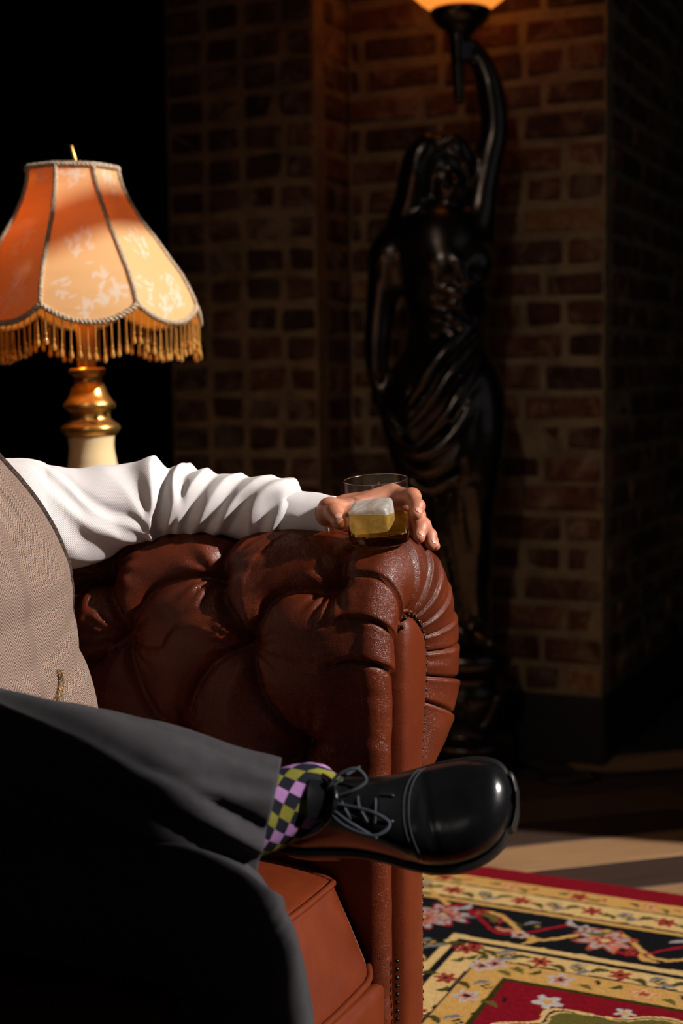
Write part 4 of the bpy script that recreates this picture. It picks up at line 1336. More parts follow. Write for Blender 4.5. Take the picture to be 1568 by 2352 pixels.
# turn the top and bottom edges inward for thickness
edge_in = Gw[-1] - nv_[keep][-1] * 0.006
Gw = np.concatenate([(Gw[0] - nv_[0] * 0.005)[None], Gw, edge_in[None]], 0)
uvw = uvv.reshape(len(ST), seg, 2)[keep]; uvw = np.concatenate([uvw[:1], uvw, uvw[-1:]], 0)
Fw = grid_faces(nk + 2, seg, close_v=True)
vest = part('waistcoat', Gw.reshape(-1, 3), Fw[:, ::-1] if vfl else Fw, M['tweed'], person, uv=uvw.reshape(-1, 2))

# bound armhole edge following the chest line
wv = (Gw - CAM) @ FWD; uvp = CX + FPX * ((Gw - CAM) @ RT) / wv
bind = []
for i in range(1, nk + 1):
    if 0.665 < Gw[i, 0, 2] < 0.922:
        j = int(np.argmax(uvp[i])); bind.append(Gw[i, j])
bind = resample(catmull(np.array(bind)[::3], 80), 0.006)
bind[1:-1] = (bind[:-2] + bind[1:-1] * 2 + bind[2:]) / 4
ne_ = NT('dark_tweed_binding'); fe = ne_.noise(ne_.coord(), 500, 3)
M['tweed_edge'] = ne_.set(ne_.ramp(fe, [(0.42, (0.030, 0.020, 0.020)), (0.66, (0.12, 0.082, 0.066))]), 0.95, 0.0, ne_.bump(fe, 0.6, 0.002), Specular_IOR_Level=0.05)
part('armhole_binding', *tube_geo(bind, np.interp(np.arange(len(bind)), [0, len(bind) * 0.45, len(bind)], [0.0008, 0.0050, 0.0062]), 10), M['tweed_edge'], vest)

def on_vest(x, y):
    w_ = (Gw - CAM) @ FWD
    u_ = CX + FPX * ((Gw - CAM) @ RT) / w_; v_ = CY - FPX * ((Gw - CAM) @ UP) / w_
    m = np.hypot(u_ - x, v_ - y) + w_ * 30
    i, j = np.unravel_index(np.argmin(m), m.shape)
    return Gw[i, j]
chn = []
for x, y in ((133, 1534), (139, 1550), (138, 1572), (128, 1592), (112, 1610), (95, 1626), (70, 1640)):
    p = on_vest(x, y); chn.append(p + (CAM - p) / np.linalg.norm(CAM - p) * 0.005)
for side in (0, 1):
    P = resample(catmull(np.array(chn), 60), 0.0032) + np.array([0.004 * side, -0.001, -0.0015 * side])
    geos = []
    for i in range(len(P) - 1):
        t_ = (P[i + 1] - P[i]); t_ /= np.linalg.norm(t_)
        n_ = np.cross(t_, [0, 1, 0]) if i % 2 else np.array([0, -1.0, 0]); n_ /= np.linalg.norm(n_)
        b_ = np.cross(t_, n_)
        an = np.linspace(0, 2 * math.pi, 9)[:-1]
        ring = P[i] + t_ * 0.0016 + np.outer(np.cos(an) * 0.0023, t_) + np.outer(np.sin(an) * 0.0016, b_)
        geos.append(tube_geo(np.vstack([ring, ring[:1]]), 0.00055, 4, caps=False))
    part('watch_chain', *join(*geos), M['chain'], vest)

# cuff
cst = np.array([(640, 1180, 58, 1.992), (648, 1181, 61, 1.990), (680, 1184, 58.5, 1.981), (720, 1187, 55, 1.972), (752, 1189, 52, 1.964), (768, 1190, 51, 1.961)], float)
cp = np.array([np.r_[at(a_, b_, d_), h_ * d_ / FPX] for a_, b_, h_, d_ in cst])
cp = resample(catmull(cp, 60), n=46)
G, F, uv = sweep(cp[:, :3], cp[:, 3], cp[:, 3] * 0.97, 96, lambda L, T, g: 0.0016 * vnoise(g, 45, 3))
Gi = G[::-1] + (cp[::-1, None, :3] - G[::-1]) * 0.06
G = np.concatenate([G, Gi], 0); uv = np.vstack([uv, uv.reshape(46, 96, 2)[::-1].reshape(-1, 2)])
Fc = grid_faces(92, 96, close_v=True)
cuff = part('cuff', G.reshape(-1, 3), Fc if (F[0][1] > F[0][3]) == (Fc[0][1] > Fc[0][3]) else Fc[:, ::-1], M['shirt'], shirt, uv=uv)

# ---------------------------------------------------------------- shoes and socks
TOE = np.array([0.955, -0.27, 0.10]); TOE /= np.linalg.norm(TOE)
DOR = np.array([-0.05, -0.88, 0.47]); DOR -= TOE * (DOR @ TOE); DOR /= np.linalg.norm(DOR)
LAT = np.cross(TOE, DOR)
def shoe_geo(FO, T, L, N, mirror=1):
    def W(x, y, z): return FO + T * x * 0.985 + L * (y * mirror * 1.16) + N * z * 1.18
    xs = [0.0, .006, .02, .05, .085, .12, .15, .18, .21, .24, .265, .285, .297, .302]
    w = [.010, .021, .030, .0345, .034, .034, .037, .043, .0485, .0495, .046, .037, .022, .006]
    h = [.044, .050, .055, .061, .072, .082, .077, .066, .057, .052, .049, .045, .036, .024]
    c = [0, 0, 0, 0, .001, .003, .005, .006, .005, .002, -.002, -.006, -.009, -.010]
    tab = catmull(np.c_[xs, w, h, c], 90)
    ph = np.linspace(0, math.pi, 44)
    G = np.zeros((90, 44, 3))
    for i, (x, w_, h_, c_) in enumerate(tab):
        f = np.clip((x - .05) / .1, 0, 1)
        cy = np.sign(np.cos(ph)) * np.abs(np.cos(ph)) ** 0.85
        sz = np.abs(np.sin(ph)) ** (0.72 + 0.2 * np.clip((.2 - x) / .1, 0, 1))
        pinch = 1 - 0.18 * np.clip((.16 - x) / .1, 0, 1) * np.sin(ph) ** 2
        y = c_ + w_ * cy * pinch; z = 0.012 + (h_ - 0.012) * sz
        cr = -0.0016 * np.exp(-((x - .213 - .012 * np.cos(ph)) / .0035) ** 2) - 0.0012 * np.exp(-((x - .198 + .01 * np.cos(ph)) / .003) ** 2)
        z = z + cr * np.sin(ph)
        for j in range(44): G[i, j] = W(x, y[j], z[j])
    up_g = (G.reshape(-1, 3), grid_faces(90, 44))
    # sole: welt outline extruded, heel block
    out = np.array([(x, c_ + (w_ + .0055) * e) for e in (1, -1) for (x, w_, h_, c_) in (tab if e == 1 else tab[::-1])])
    out[:, 0] = np.where(out[:, 0] > .296, out[:, 0] + .004, out[:, 0])
    n = len(out)
    lay_ = [(0.0, -.004), (0.0, .004), (.0015, .008), (0.0, .0125), (-.004, .0138)]
    Gs = np.array([[W(x, y + (gr * np.sign(y)), z) for x, y in out] for gr, z in lay_])
    sole_g = join((Gs.reshape(-1, 3), grid_faces(len(lay_), n, close_v=True)), (np.array([W(x, y, -.004) for x, y in out]), [tuple(range(n))]))
    hb = np.array([p for p in out if p[0] < .085]); hb = hb[np.argsort(np.arctan2(hb[:, 1], hb[:, 0] - .04))]
    m = len(hb)
    Gh = np.array([[W(x, y, z) for x, y in hb] for z in (-.004, -.012, -.013, -.024)])
    heel_g = join((Gh.reshape(-1, 3), grid_faces(4, m, close_v=True)), (Gh[-1], [tuple(range(m))]))
    return W, up_g, join(sole_g, heel_g), tab
def build_shoe(FO, T, L, N, mirror, detail=True):
    W, up_g, sole_g, tab = shoe_geo(FO, T, L, N, mirror)
    sh = part('shoe', *up_g, M['shoe'], person)
    part('sole', *sole_g, M['sole'], sh, smooth=False)
    UG = up_g[0].reshape(90, 44, 3)
    def surf(x, phi):
        fi_ = float(np.clip(np.interp(x, tab[:, 0], np.arange(90)), 0, 88.999)); fj = float(np.clip(phi / math.pi * 43, 0, 42.999))
        i, j = int(fi_), int(fj); a_, b_ = fi_ - i, fj - j
        return (UG[i, j] * (1 - a_) + UG[i + 1, j] * a_) * (1 - b_) + (UG[i, j + 1] * (1 - a_) + UG[i + 1, j + 1] * a_) * b_
    def lift(P, d=0.0012): return np.array([p + N * d for p in P])
    # collar, tongue
    an = np.linspace(0, 2 * math.pi, 40)
    col_ = np.array([W(.062 + .056 * math.cos(a_), .031 * math.sin(a_), .068 + .022 * math.cos(a_) + .003 * math.cos(2 * a_)) for a_ in an])
    part('collar', *tube_geo(col_, .0042, 8, caps=False), M['shoe'], sh)
    X, Y = np.meshgrid(np.linspace(0, 1, 14), np.linspace(-1, 1, 11), indexing='ij')
    tg = np.array([[W(.088 + .075 * x, .019 * y * (1 - .25 * x), .101 - .024 * x ** .8 - .006 * y * y) for y in np.linspace(-1, 1, 11)] for x in np.linspace(0, 1, 14)])
    tg2 = tg - N * .004
    part('tongue', *join((tg.reshape(-1, 3), grid_faces(14, 11)), (tg2.reshape(-1, 3), grid_faces(14, 11)[:, ::-1])), M['shoe'], sh)
    if not detail: return sh
    mm = math.pi / 2
    for e in (-1, 1):                                       # eyelet facings
        P = lift([surf(x, mm - e * (0.26 - 0.7 * max(0, x - .145))) for x in np.linspace(.088, .178, 16)], .0008)
        part('facing', *tube_geo(resample(catmull(P, 40), .003), .0022, 6), M['shoe'], sh)
    for xq in (.188, .1935):                                # stitched rows behind the vamp
        P = lift([surf(xq + .012 * math.cos(p) ** 2, p) for p in np.linspace(.35, math.pi - .35, 24)], .0004)
        part('stitching', *tube_geo(resample(catmull(P, 60), .002), .0007, 5), M['lace'], sh)
    # laces: bars, bow loops and hanging ends
    for k, x in enumerate((.104, .122, .140, .158)):
        P = [surf(x, mm + .36) + N * .0022, surf(x + .002, mm) + N * .0052, surf(x + (.010 if k < 3 else 0), mm - .36) + N * .0022]
        part('lace', *tube_geo(resample(catmull(np.array(P), 20), .002), .0019, 6), M['lace'], sh)
    kn = surf(.100, mm) + N * .013
    part('lace_knot', *tube_geo(np.array([kn - T * .004, kn, kn + T * .005]), np.array([.003, .0055, .003]), 8), M['lace'], sh)
    def bow(dx, dy, up):
        P = [kn, kn + T * dx * .35 + L * mirror * dy * .8 + N * up, kn + T * dx * .8 + L * mirror * dy * 1.15 + N * up * .6, kn + T * dx + L * mirror * dy * .75 - N * .004,
             kn + T * dx * .7 + L * mirror * dy * .35 + N * .001, kn]
        part('lace_loop', *tube_geo(resample(catmull(np.array(P), 50), .002), .0019, 6), M['lace'], sh)
    bow(.078, .034, .004); bow(.050, -.030, .008)
    for e, dx in ((1, .062), (-1, .040)):
        P = [kn, kn + T * dx * .5 + L * mirror * e * .022 + N * .003, kn + T * dx + L * mirror * e * .040 - N * .012]
        part('lace_end', *tube_geo(resample(catmull(np.array(P), 20), .002), .0018, 6), M['lace'], sh)
    return sh
FO = at(618, 1880, 1.658)                                   # heel centre of the crossed foot
build_shoe(FO, TOE, LAT, DOR, 1)
ANK = FO + TOE * .050 + DOR * .098
KNEE_R = np.array([-0.475, 1.60, 0.560])
HEMC = at(616, 1874, 1.572)
nso = NT('argyle_sock'); uv_ = nso.coord('UV'); sx = nso.node('ShaderNodeSeparateXYZ'); nso.link(uv_, sx.inputs[0])
p_ = nso.math('FLOOR', nso.math('ADD', sx.outputs[0], sx.outputs[1])); q_ = nso.math('FLOOR', nso.math('SUBTRACT', sx.outputs[0], sx.outputs[1]))
row = nso.math('FLOORED_MODULO', nso.math('SUBTRACT', p_, q_), 2.0)
colm = nso.math('FLOORED_MODULO', nso.math('FLOOR', nso.math('MULTIPLY', nso.math('ADD', p_, q_), 0.5)), 2.0)
cdm = nso.mix(colm, (0.40, 0.20, 0.44), (0.21, 0.20, 0.035))
fzz = nso.noise(nso.coord(), 900, 2)
cso = nso.mix(1.0, nso.mix(row, (0.016, 0.017, 0.026), cdm), nso.ramp(fzz, [(0.3, (0.7,) * 3), (0.7, (1.15,) * 3)]), 'MULTIPLY')
M['sock'] = nso.set(cso, 0.95, 0.0, nso.bump(fzz, 0.5, 0.0015), Specular_IOR_Level=0.05)
def build_sock(ank, knee, fo_in, upref, phase=0.0):
    dr = (knee - ank) / np.linalg.norm(knee - ank)
    P = resample(catmull(np.array([fo_in, ank - dr * .004, ank + dr * .05, ank + dr * .10, ank + dr * .15]), 60), n=60)
    r_ = np.interp(np.linspace(0, 1, 60), [0, .25, .5, 1], [.033, .041, .046, .052])
    G, F, uv = sweep(P, r_, r_, 64, lambda L, T, g: 0.0008 * vnoise(g, 60, 1), upref=upref)
    uv = uv.reshape(60, 64, 2).copy()
    th = np.arange(65) / 64.0
    # seam vertex column doubled so the pattern closes
    G = np.concatenate([G, G[:, :1]], 1)
    L = uv[:, 0, 0]
    uv2 = np.stack(np.meshgrid(L / 0.019 + phase, th * 12.0, indexing='ij'), -1)
    uv3 = np.stack([uv2[..., 1], uv2[..., 0]], -1)
    F = grid_faces(60, 65)
    return part('sock', G.reshape(-1, 3), F, M['sock'], person, uv=uv3.reshape(-1, 2))
build_sock(at(712, 1832, 1.580), at(600, 1866, 1.570), FO + TOE * .066 + DOR * .05, DOR, 0.1)

# ---------------------------------------------------------------- trousers
def leg(path, rv, rh, folds, seg=90, n=150, upref=(0, 0, 1), wob=0.005):
    c = np.c_[np.array(path), rv, rh]
    c = resample(catmull(c, 240), n=n)
    l = np.r_[0, np.cumsum(np.linalg.norm(np.diff(c[:, :3], axis=0), axis=1))]
    def dsp(L, T, g):
        d_ = wob * vnoise(g, 14, 5) + 0.25 * wob * vnoise(g, 40, 2)
        f = L / l[-1]
        for (f0, t0, f1, t1, h_, w) in folds:               # a ridge running from (f0, theta0) to (f1, theta1)
            tt_ = np.clip((f - f0) / (f1 - f0), 0, 1); inn = np.clip((f - f0 + .06) / .06, 0, 1) * np.clip((f1 + .04 - f) / .04, 0, 1)
            x = (np.mod(T - np.radians(t0 + (t1 - t0) * tt_) + math.pi, 2 * math.pi) - math.pi) / w
            d_ += h_ * inn * (np.exp(-np.abs(x) ** 1.5) - 0.7 * np.exp(-((x - 1.6) / 0.8) ** 2))
        return d_
    G, F, uv = sweep(c[:, :3], c[:, 3], c[:, 4], seg, dsp, upref=upref)
    # hem: fold the edge inward
    cen = c[-1, :3]
    ring = np.stack([cen + (G[-1] - cen) * 0.955 - (c[-1, :3] - c[-2, :3]) * 0.4, cen + (G[-1] - cen) * 0.90 - (c[-1, :3] - c[-8, :3])], 0)
    G2 = np.concatenate([G, ring], 0)
    same = F[0][1] == grid_faces(len(G), seg, close_v=True)[0][1]
    F2 = grid_faces(len(G2), seg, close_v=True)
    return G2.reshape(-1, 3), (F2 if same else F2[:, ::-1])
HIP_R, HIP_L = sf(-0.60, -0.36, 0.425), sf(-0.57, -0.20, 0.42)
dr = (KNEE_R - ANK) / np.linalg.norm(KNEE_R - ANK)
hemc = ANK + dr * 0.052 + np.array([-0.004, 0, -0.010])
P = [HIP_L, HIP_L + (KNEE_R - HIP_L) * .5 + np.array([0, 0, .02]), KNEE_R + np.array([-.02, .02, -.005]), KNEE_R + (HEMC - KNEE_R) * .16 + np.array([0, 0, .006]), KNEE_R + (HEMC - KNEE_R) * .4 + np.array([0, -.012, .012]), KNEE_R + (HEMC - KNEE_R) * .65 + np.array([0, -.012, .010]), KNEE_R + (HEMC - KNEE_R) * .88 + np.array([0, -.004, .004]), HEMC]
g_r = leg(P, [.10, .096, .090, .087, .083, .076, .069, .067], [.10, .092, .086, .083, .079, .073, .066, .063],
          [(0.42, 88, 1.0, -14, .013, .17), (0.58, 84, 0.99, 52, .006, .20), (0.5, 40, 1.0, -48, .009, .22), (0.8, 20, 1.0, 30, .004, .14)], n=200, wob=0.004)
KNEE_L = np.array([-0.160, 1.505, 0.415])
ANK_L = np.array([-0.066, 1.490, 0.105])
P = [HIP_R, HIP_R + (KNEE_L - HIP_R) * .5, HIP_R + (KNEE_L - HIP_R) * .88, KNEE_L + np.array([.022, -.008, -.022]), KNEE_L + (ANK_L - KNEE_L) * .3 + np.array([.02, 0, 0]), KNEE_L + (ANK_L - KNEE_L) * .7, ANK_L]
g_l = leg(P, [.100, .092, .080, .074, .070, .070, .072], [.100, .092, .078, .072, .068, .068, .070], [(0.5, 60, 0.95, 100, .006, .3), (0.5, 170, 0.95, 150, .006, .3)], wob=0.006, upref=tuple(-A * 0.4 + np.array([0, 0, 1.0])))
pel = Sdf(HIP_R - 0.2, HIP_L + 0.2, 0.009)
pel.cap(HIP_R, HIP_L, 0.115, 0.115, 0.02); pel.cap(sf(-.58, -.36, .50), sf(-.58, -.2, .50), .12, .12, .03)
trousers = part('trousers', *join(g_r, g_l, pel.mesh(2)), M['trouser'], person)
# standing foot
T2 = np.array([A[0], A[1], 0]); N2 = np.array([0, 0, 1.0])
F2O = ANK_L - T2 * .055 + np.array([0, 0, RUG_T + 0.0292 - ANK_L[2]])
build_shoe(F2O, T2, np.cross(T2, N2), N2, -1, detail=False)
build_sock(F2O + T2 * .05 + N2 * .085, KNEE_L, F2O + T2 * .055 + N2 * .045, tuple(T2))
# ------------------------------------------------------------------ table lamp on a side table behind the arm
LD = 2.60
LC = at(213, 1075, LD)                                      # axis where the ceramic meets the sleeve line
K = LD / FPX
tilt = Matrix.Rotation(math.radians(-1.6), 3, 'Y')
LAX = np.array(tilt @ Vector((0, 0, 1.0)))
TABLE_Z = 0.60
tb = LC + LAX * ((TABLE_Z - LC[2]) / LAX[2])
table = tag(empty('side_table', (tb[0], tb[1], 0.0)), 'small round dark wooden side table behind the sofa arm carrying the lamp', 'table')
part('table_top', *lathe_geo([(0.0001, TABLE_Z - .022), (.165, TABLE_Z - .022), (.172, TABLE_Z - .014), (.172, TABLE_Z - .004), (.168, TABLE_Z), (.0001, TABLE_Z)], 48, (tb[0], tb[1], 0)), M['dark_brown'], table)
part('column', *lathe_geo([(.03, TABLE_Z - .02), (.026, .5), (.036, .42), (.022, .36), (.028, .2), (.05, .14), (.03, .10)], 24, (tb[0], tb[1], 0)), M['dark_brown'], table)
for k in range(3):
    a_ = k * 2.094 + 0.5; dv = np.array([math.cos(a_), math.sin(a_), 0])
    P = np.array([np.array([tb[0], tb[1], .15]) + dv * .02, np.array([tb[0], tb[1], .10]) + dv * .08, np.array([tb[0], tb[1], .02]) + dv * .17])
    part('leg', *tube_geo(resample(catmull(P, 20), .01), np.linspace(.02, .013, len(resample(catmull(P, 20), .01))), 8), M['dark_brown'], table)

lamp = tag(empty('table_lamp', tb), 'brass and cream ceramic table lamp with scalloped amber fabric shade and beaded fringe', 'lamp')
def h_of(y): return (1075 - y) * K                         # height above LC for a picture row
def lat(rows, seg=64): return lathe_geo([(r_ * K, h_of(y)) for r_, y in rows], seg, LC, LAX)
zb = (TABLE_Z + 0.003 - LC[2]) / LAX[2]
V, F = lathe_geo([(0.0001, zb), (.075, zb), (.078, zb + .012), (.066, zb + .022), (.07, zb + .03)], 64, LC, LAX)
part('lamp_foot', V, F, M['brass'], lamp)
V, F = lathe_geo([(.066, zb + .028), (.088, zb + .07), (.096, zb + .11), (.088, zb + .155), (60 * K * 1.08, h_of(1090)), (54 * K, h_of(1060)), (51.5 * K, h_of(1030)), (53 * K, h_of(1005)), (56 * K, h_of(995))], 64, LC, LAX)
pr2 = catmull(np.array([(.066, zb + .028), (.088, zb + .07), (.094, zb + .11), (.082, zb + .16), (63 * K, h_of(1085)), (54 * K, h_of(1050)), (51.5 * K, h_of(1025)), (54 * K, h_of(1003)), (57 * K, h_of(996))]), 60)
part('ceramic_body', *lathe_geo(pr2, 64, LC, LAX), M['cream'], lamp)
part('brass_neck', *lat([(50, 1000), (58, 1000), (62, 994), (66, 990), (68, 984), (65, 977), (58, 972), (50, 966), (46, 960), (46, 950), (48, 944), (56, 940), (60, 934), (58, 926), (50, 916), (44, 908), (42, 900), (38, 890), (33, 880), (32, 868), (37, 862), (41, 858), (41, 850), (39, 846), (22, 846)]), M['brass'], lamp)
ns_ = NT('amber_resin'); M['stem'] = ns_.set((0.66, 0.34, 0.08), 0.3, 0.5, None)
part('stem', *lat([(21, 850), (20, 800), (21, 700), (12, 690), (6, 600), (4, 400), (4, 392)], 32), M['stem'], lamp)
fin = [LC + LAX * h_of(392), LC + LAX * h_of(375) + RT0 * -0.0015, LC + LAX * h_of(358) + RT0 * -0.005, LC + LAX * h_of(347) + RT0 * -0.006]
part('finial', *tube_geo(catmull(np.array(fin), 16), np.linspace(.0036, .0022, 16), 8), M['brass'], lamp)

# shade: eight panels, flared, scalloped hem
RY = np.array([(400, 104), (420, 107), (445, 113), (480, 128), (520, 151), (560, 180), (600, 206), (640, 231), (680, 248), (720, 259), (760, 265), (790, 267)], float)
PH0 = math.radians(-10)                                     # first rib, measured from the viewer's side
def shade_pt(phi, y, off=0.0):
    R = np.interp(y, RY[:, 0], RY[:, 1])
    x = (np.mod(phi - PH0, math.pi / 4) - math.pi / 8)
    flat = math.cos(math.pi / 8) / np.cos(x)
    belly = 1.0 + 0.02 * np.clip((y - 600) / 100, 0, 1)
    r_ = (R * (0.62 * flat + 0.38) * belly + off) * K
    dr_ = np.sin(phi)[..., None] * RT0 - np.cos(phi)[..., None] * np.array([0, 1.0, 0])
    return LC + LAX * h_of(y)[..., None] - RT0 * (np.clip(760 - y, 0, None) * 0.03 * K)[..., None] + dr_ * r_[..., None] + RT0 * 0.002
def hem_y(phi):
    x = (np.mod(phi - PH0, math.pi / 4) - math.pi / 8) / (math.pi / 8)
    return 712 + 38 * (1 - np.abs(x) ** 2.2)
nph, nyy = 8 * 36, 90
phi = np.arange(nph + 1) / nph * 2 * math.pi + PH0
f = np.linspace(0, 1, nyy)
PHI, Fg = np.meshgrid(phi, f, indexing='ij')
Yg = 400 + (hem_y(PHI) - 400) * Fg
Gs = shade_pt(PHI, Yg)
# damask sprigs woven into the silk
xx = ((np.mod(PHI - PH0, math.pi / 4) - math.pi / 8) / (math.pi / 8)) * np.interp(Yg, RY[:, 0], RY[:, 1]) * math.pi / 8
dam = np.zeros(PHI.shape)
pan = np.floor((PHI - PH0 - 1e-6) / (math.pi / 4)).astype(int)
r3 = random.Random(4)
for pk in range(8):
    spr = []
    for cx_, cy_, n_ in ((-50, 680, 9), (-20, 718, 8), (20, 700, 10), (48, 690, 9), (0, 425, 7), (-12, 410, 4), (15, 560, 7), (-20, 590, 7), (35, 655, 5)):
        if abs(cx_) > 0: cx_ = cx_ + r3.uniform(-9, 9)
        for _ in range(n_):
            spr.append((cx_ + r3.gauss(0, 10), cy_ + r3.gauss(0, 13), r3.uniform(0, 3.14), r3.uniform(5, 10), r3.uniform(1.6, 3.2)))
        for s_ in range(2):
            for q in range(7): spr.append((cx_ + (4 + 5 * s_) * math.sin(q * .5), cy_ + 18 - q * 7, 1.57, 5, 0.9))
    m = pan == pk
    xm, ym = xx[m], Yg[m]; dm = np.zeros(xm.shape)
    for (sx_, sy_, an_, L_, w_) in spr:
        u_ = (xm - sx_) * math.cos(an_) + (ym - sy_) * math.sin(an_); v_ = -(xm - sx_) * math.sin(an_) + (ym - sy_) * math.cos(an_)
        dm = np.maximum(dm, np.clip(1.4 - np.hypot(u_ / L_, v_ / w_) , 0, 1))
    dam[m] = np.clip(dm * 2.2, 0, 1)
colr = np.stack([dam] * 3, -1)
nsd = NT('amber_silk_shade'); vc = nsd.node('ShaderNodeVertexColor', layer_name='Col')
silk = nsd.mix(vc.outputs[0], (0.93, 0.64, 0.30), (0.97, 0.88, 0.70))
fw = nsd.noise(nsd.coord(scale=(1, 1, 6)), 150, 3)
nsd.set(silk, nsd.ramp(vc.outputs[0], [(0, (0.55,) * 3), (1, (0.38,) * 3)]), 0.0, nsd.bump(fw, 0.15, 0.0008), Specular_IOR_Level=0.25)
tr = nsd.node('ShaderNodeBsdfTranslucent'); nsd.link(nsd.mix(vc.outputs[0], (0.80, 0.20, 0.004), (0.72, 0.20, 0.006)), tr.inputs[0])
mx = nsd.node('ShaderNodeMixShader'); mx.inputs[0].default_value = 0.36
nsd.link(nsd.b.outputs[0], mx.inputs[1]); nsd.link(tr.outputs[0], mx.inputs[2]); nsd.link(mx.outputs[0], nsd.out.inputs[0])
M['silk'] = nsd.m
Fsd = grid_faces(nph + 1, nyy)
nz_ = grid_normals(Gs)
mm_ = nz_[5, 45] @ (Gs[5, 45] - LC)
shade = part('lamp_shade', Gs.reshape(-1, 3), Fsd if mm_ > 0 else Fsd[:, ::-1], M['silk'], lamp, col=colr.reshape(-1, 3))
# braid: twisted gimp along ribs, top ring and hem
ng = NT('braided_gimp'); cg = ng.coord()
fg_ = ng.noise(cg, 260, 3)
M['gimp'] = ng.set(ng.ramp(fg_, [(0.35, (0.36, 0.24, 0.15)), (0.65, (0.74, 0.60, 0.44))]), 0.8, 0.0, ng.bump(fg_, 0.9, 0.003))
def gimp(path, parent, r_=0.0034):
    P = resample(path, 0.0028)
    T, N, B = frames(P)
    geos = []
    for s_ in (0, 1):
        ph_ = np.arange(len(P)) * 1.25 + s_ * math.pi
        Q = P + r_ * 0.7 * (np.cos(ph_)[:, None] * N + np.sin(ph_)[:, None] * B)
        geos.append(tube_geo(Q, r_ * 0.72, 6))
    return part('braid', *join(*geos), M['gimp'], parent)
for k in range(8):
    ph_ = np.full(60, PH0 + k * math.pi / 4)
    y = np.linspace(400, 712, 60)
    gimp(shade_pt(ph_, y, 1.5), shade)
    ph_ = np.linspace(PH0 + k * math.pi / 4, PH0 + (k + 1) * math.pi / 4, 60)
    gimp(shade_pt(ph_, hem_y(np.clip(ph_, PH0 + k * math.pi / 4 + 1e-4, PH0 + (k + 1) * math.pi / 4 - 1e-4)), 1.5), shade, 0.0042)
ph_ = np.linspace(0, 2 * math.pi, 160)
gimp(shade_pt(ph_, np.full(160, 402.0), 1.0), shade, 0.0042)
# beaded fringe
nb = NT('amber_glass_bead'); M['bead'] = nb.set((0.92, 0.50, 0.12), 0.12, 0.0, None, Transmission_Weight=0.55, IOR=1.45)
prof = [(0.0001, 0.0)]
z = 0.0
for k in range(9):
    prof += [(.0006, z - .0004), (.0017, z - .0022), (.0006, z - .0042)]; z -= .0044
prof += [(.0022, z - .003), (.0023, z - .006), (.0012, z - .008), (.0028, z - .013), (.0042, z - .0185), (.0038, z - .022), (.0018, z - .0243), (.0001, z - .025)]
V, F = lathe_geo(prof, 8)
strand_me = make_mesh('bead_strand', V, F, M['bead'])
r4 = random.Random(8)
NB = 8 * 12
for k in range(NB):
    ph_ = np.array([PH0 + (k + 0.5) / NB * 2 * math.pi])
    p = shade_pt(ph_, hem_y(ph_))[0] - np.array([0, 0, .003])
    place(strand_me, 'bead_strand', shade, p, frame_quat((r4.uniform(-.04, .04), r4.uniform(-.04, .04), 1), (math.cos(k), math.sin(k), 0)), (1, 1, r4.uniform(.92, 1.06)))
bulb = bpy.data.lights.new('lamp_bulb', 'POINT'); bulb.energy = 7.5; bulb.color = (1.0, 0.36, 0.03); bulb.shadow_soft_size = 0.03
bo = bpy.data.objects.new('lamp_bulb', bulb); COL.objects.link(bo); bo.parent = lamp
pb = LC + LAX * h_of(600) + np.array([0, 0, 0]) - RT0 * 0.045
bo.location = tuple(pb - base_of(lamp))
bulb_m = NT('warm_bulb'); M['bulb'] = bulb_m.set((1, .8, .5), .4, 0, None, Emission_Color=(1, .55, .2, 1), Emission_Strength=6.0)
part('light_bulb', *lathe_geo([(0.0001, .03), (.018, .024), (.027, .006), (.025, -.012), (.014, -.03), (.012, -.045)], 20, pb + RT0 * 0.0 + np.array([0, 0, 0.0])), M['bulb'], lamp)
# ------------------------------------------------------------------ bronze figure carrying a lamp globe
SD = 3.42
KS = SD / FPX
def sp(x, y, d=0.0): return at(x, y, SD + d * 0.9)                # d < 0: nearer the viewer
foot = atz(1065, 1716, 0.0)
statue = tag(empty('statue_lamp', (at(1060, 1500, SD)[0], SD, 0.0)), 'black bronze statue of a draped woman raising a glowing globe lamp', 'statue')
lo = sp(820, 1530, 0.24); hi = sp(1200, 60, -0.24)
lo = np.minimum(lo, hi) - 0.02; hi2 = np.maximum(sp(820, 1530, 0.24), sp(1200, 60, -0.24)) + 0.02
lo[1], hi2[1] = SD - 0.26, SD + 0.24
S = Sdf(lo, hi2, 0.0062); S.rs = 0.88
k0 = 0.03
# legs and skirt
S.poly([sp(1020, 800), sp(1022, 900), sp(1035, 1000), sp(1040, 1120), sp(1052, 1250), sp(1066, 1380), sp(1072, 1480)], [.090, .112, .112, .098, .080, .062, .066], 0.03, n=22)
S.poly([sp(965, 880), sp(968, 960), sp(985, 1060), sp(1010, 1200), sp(1030, 1330), sp(1038, 1450)], [.075, .085, .078, .066, .056, .05], 0.04, n=20)
S.poly([sp(1075, 860, -.03), sp(1085, 960, -.07), sp(1085, 1090, -.08), sp(1080, 1220, -.05), sp(1078, 1340, -.03)], [.070, .072, .060, .050, .05], 0.04, n=20)
# torso
S.poly([sp(1020, 830), sp(1030, 760), sp(1032, 700), sp(1020, 630), sp(1010, 570), sp(1005, 540)], [.088, .078, .086, .100, .100, .075], 0.04, n=18)
S.cap(sp(925, 575), sp(1080, 565), .058, .060, 0.05)
S.ell(sp(1020, 612, -.085), (.055, .05, .055), 0.022); S.ell(sp(1088, 606, -.075), (.052, .05, .054), 0.022)
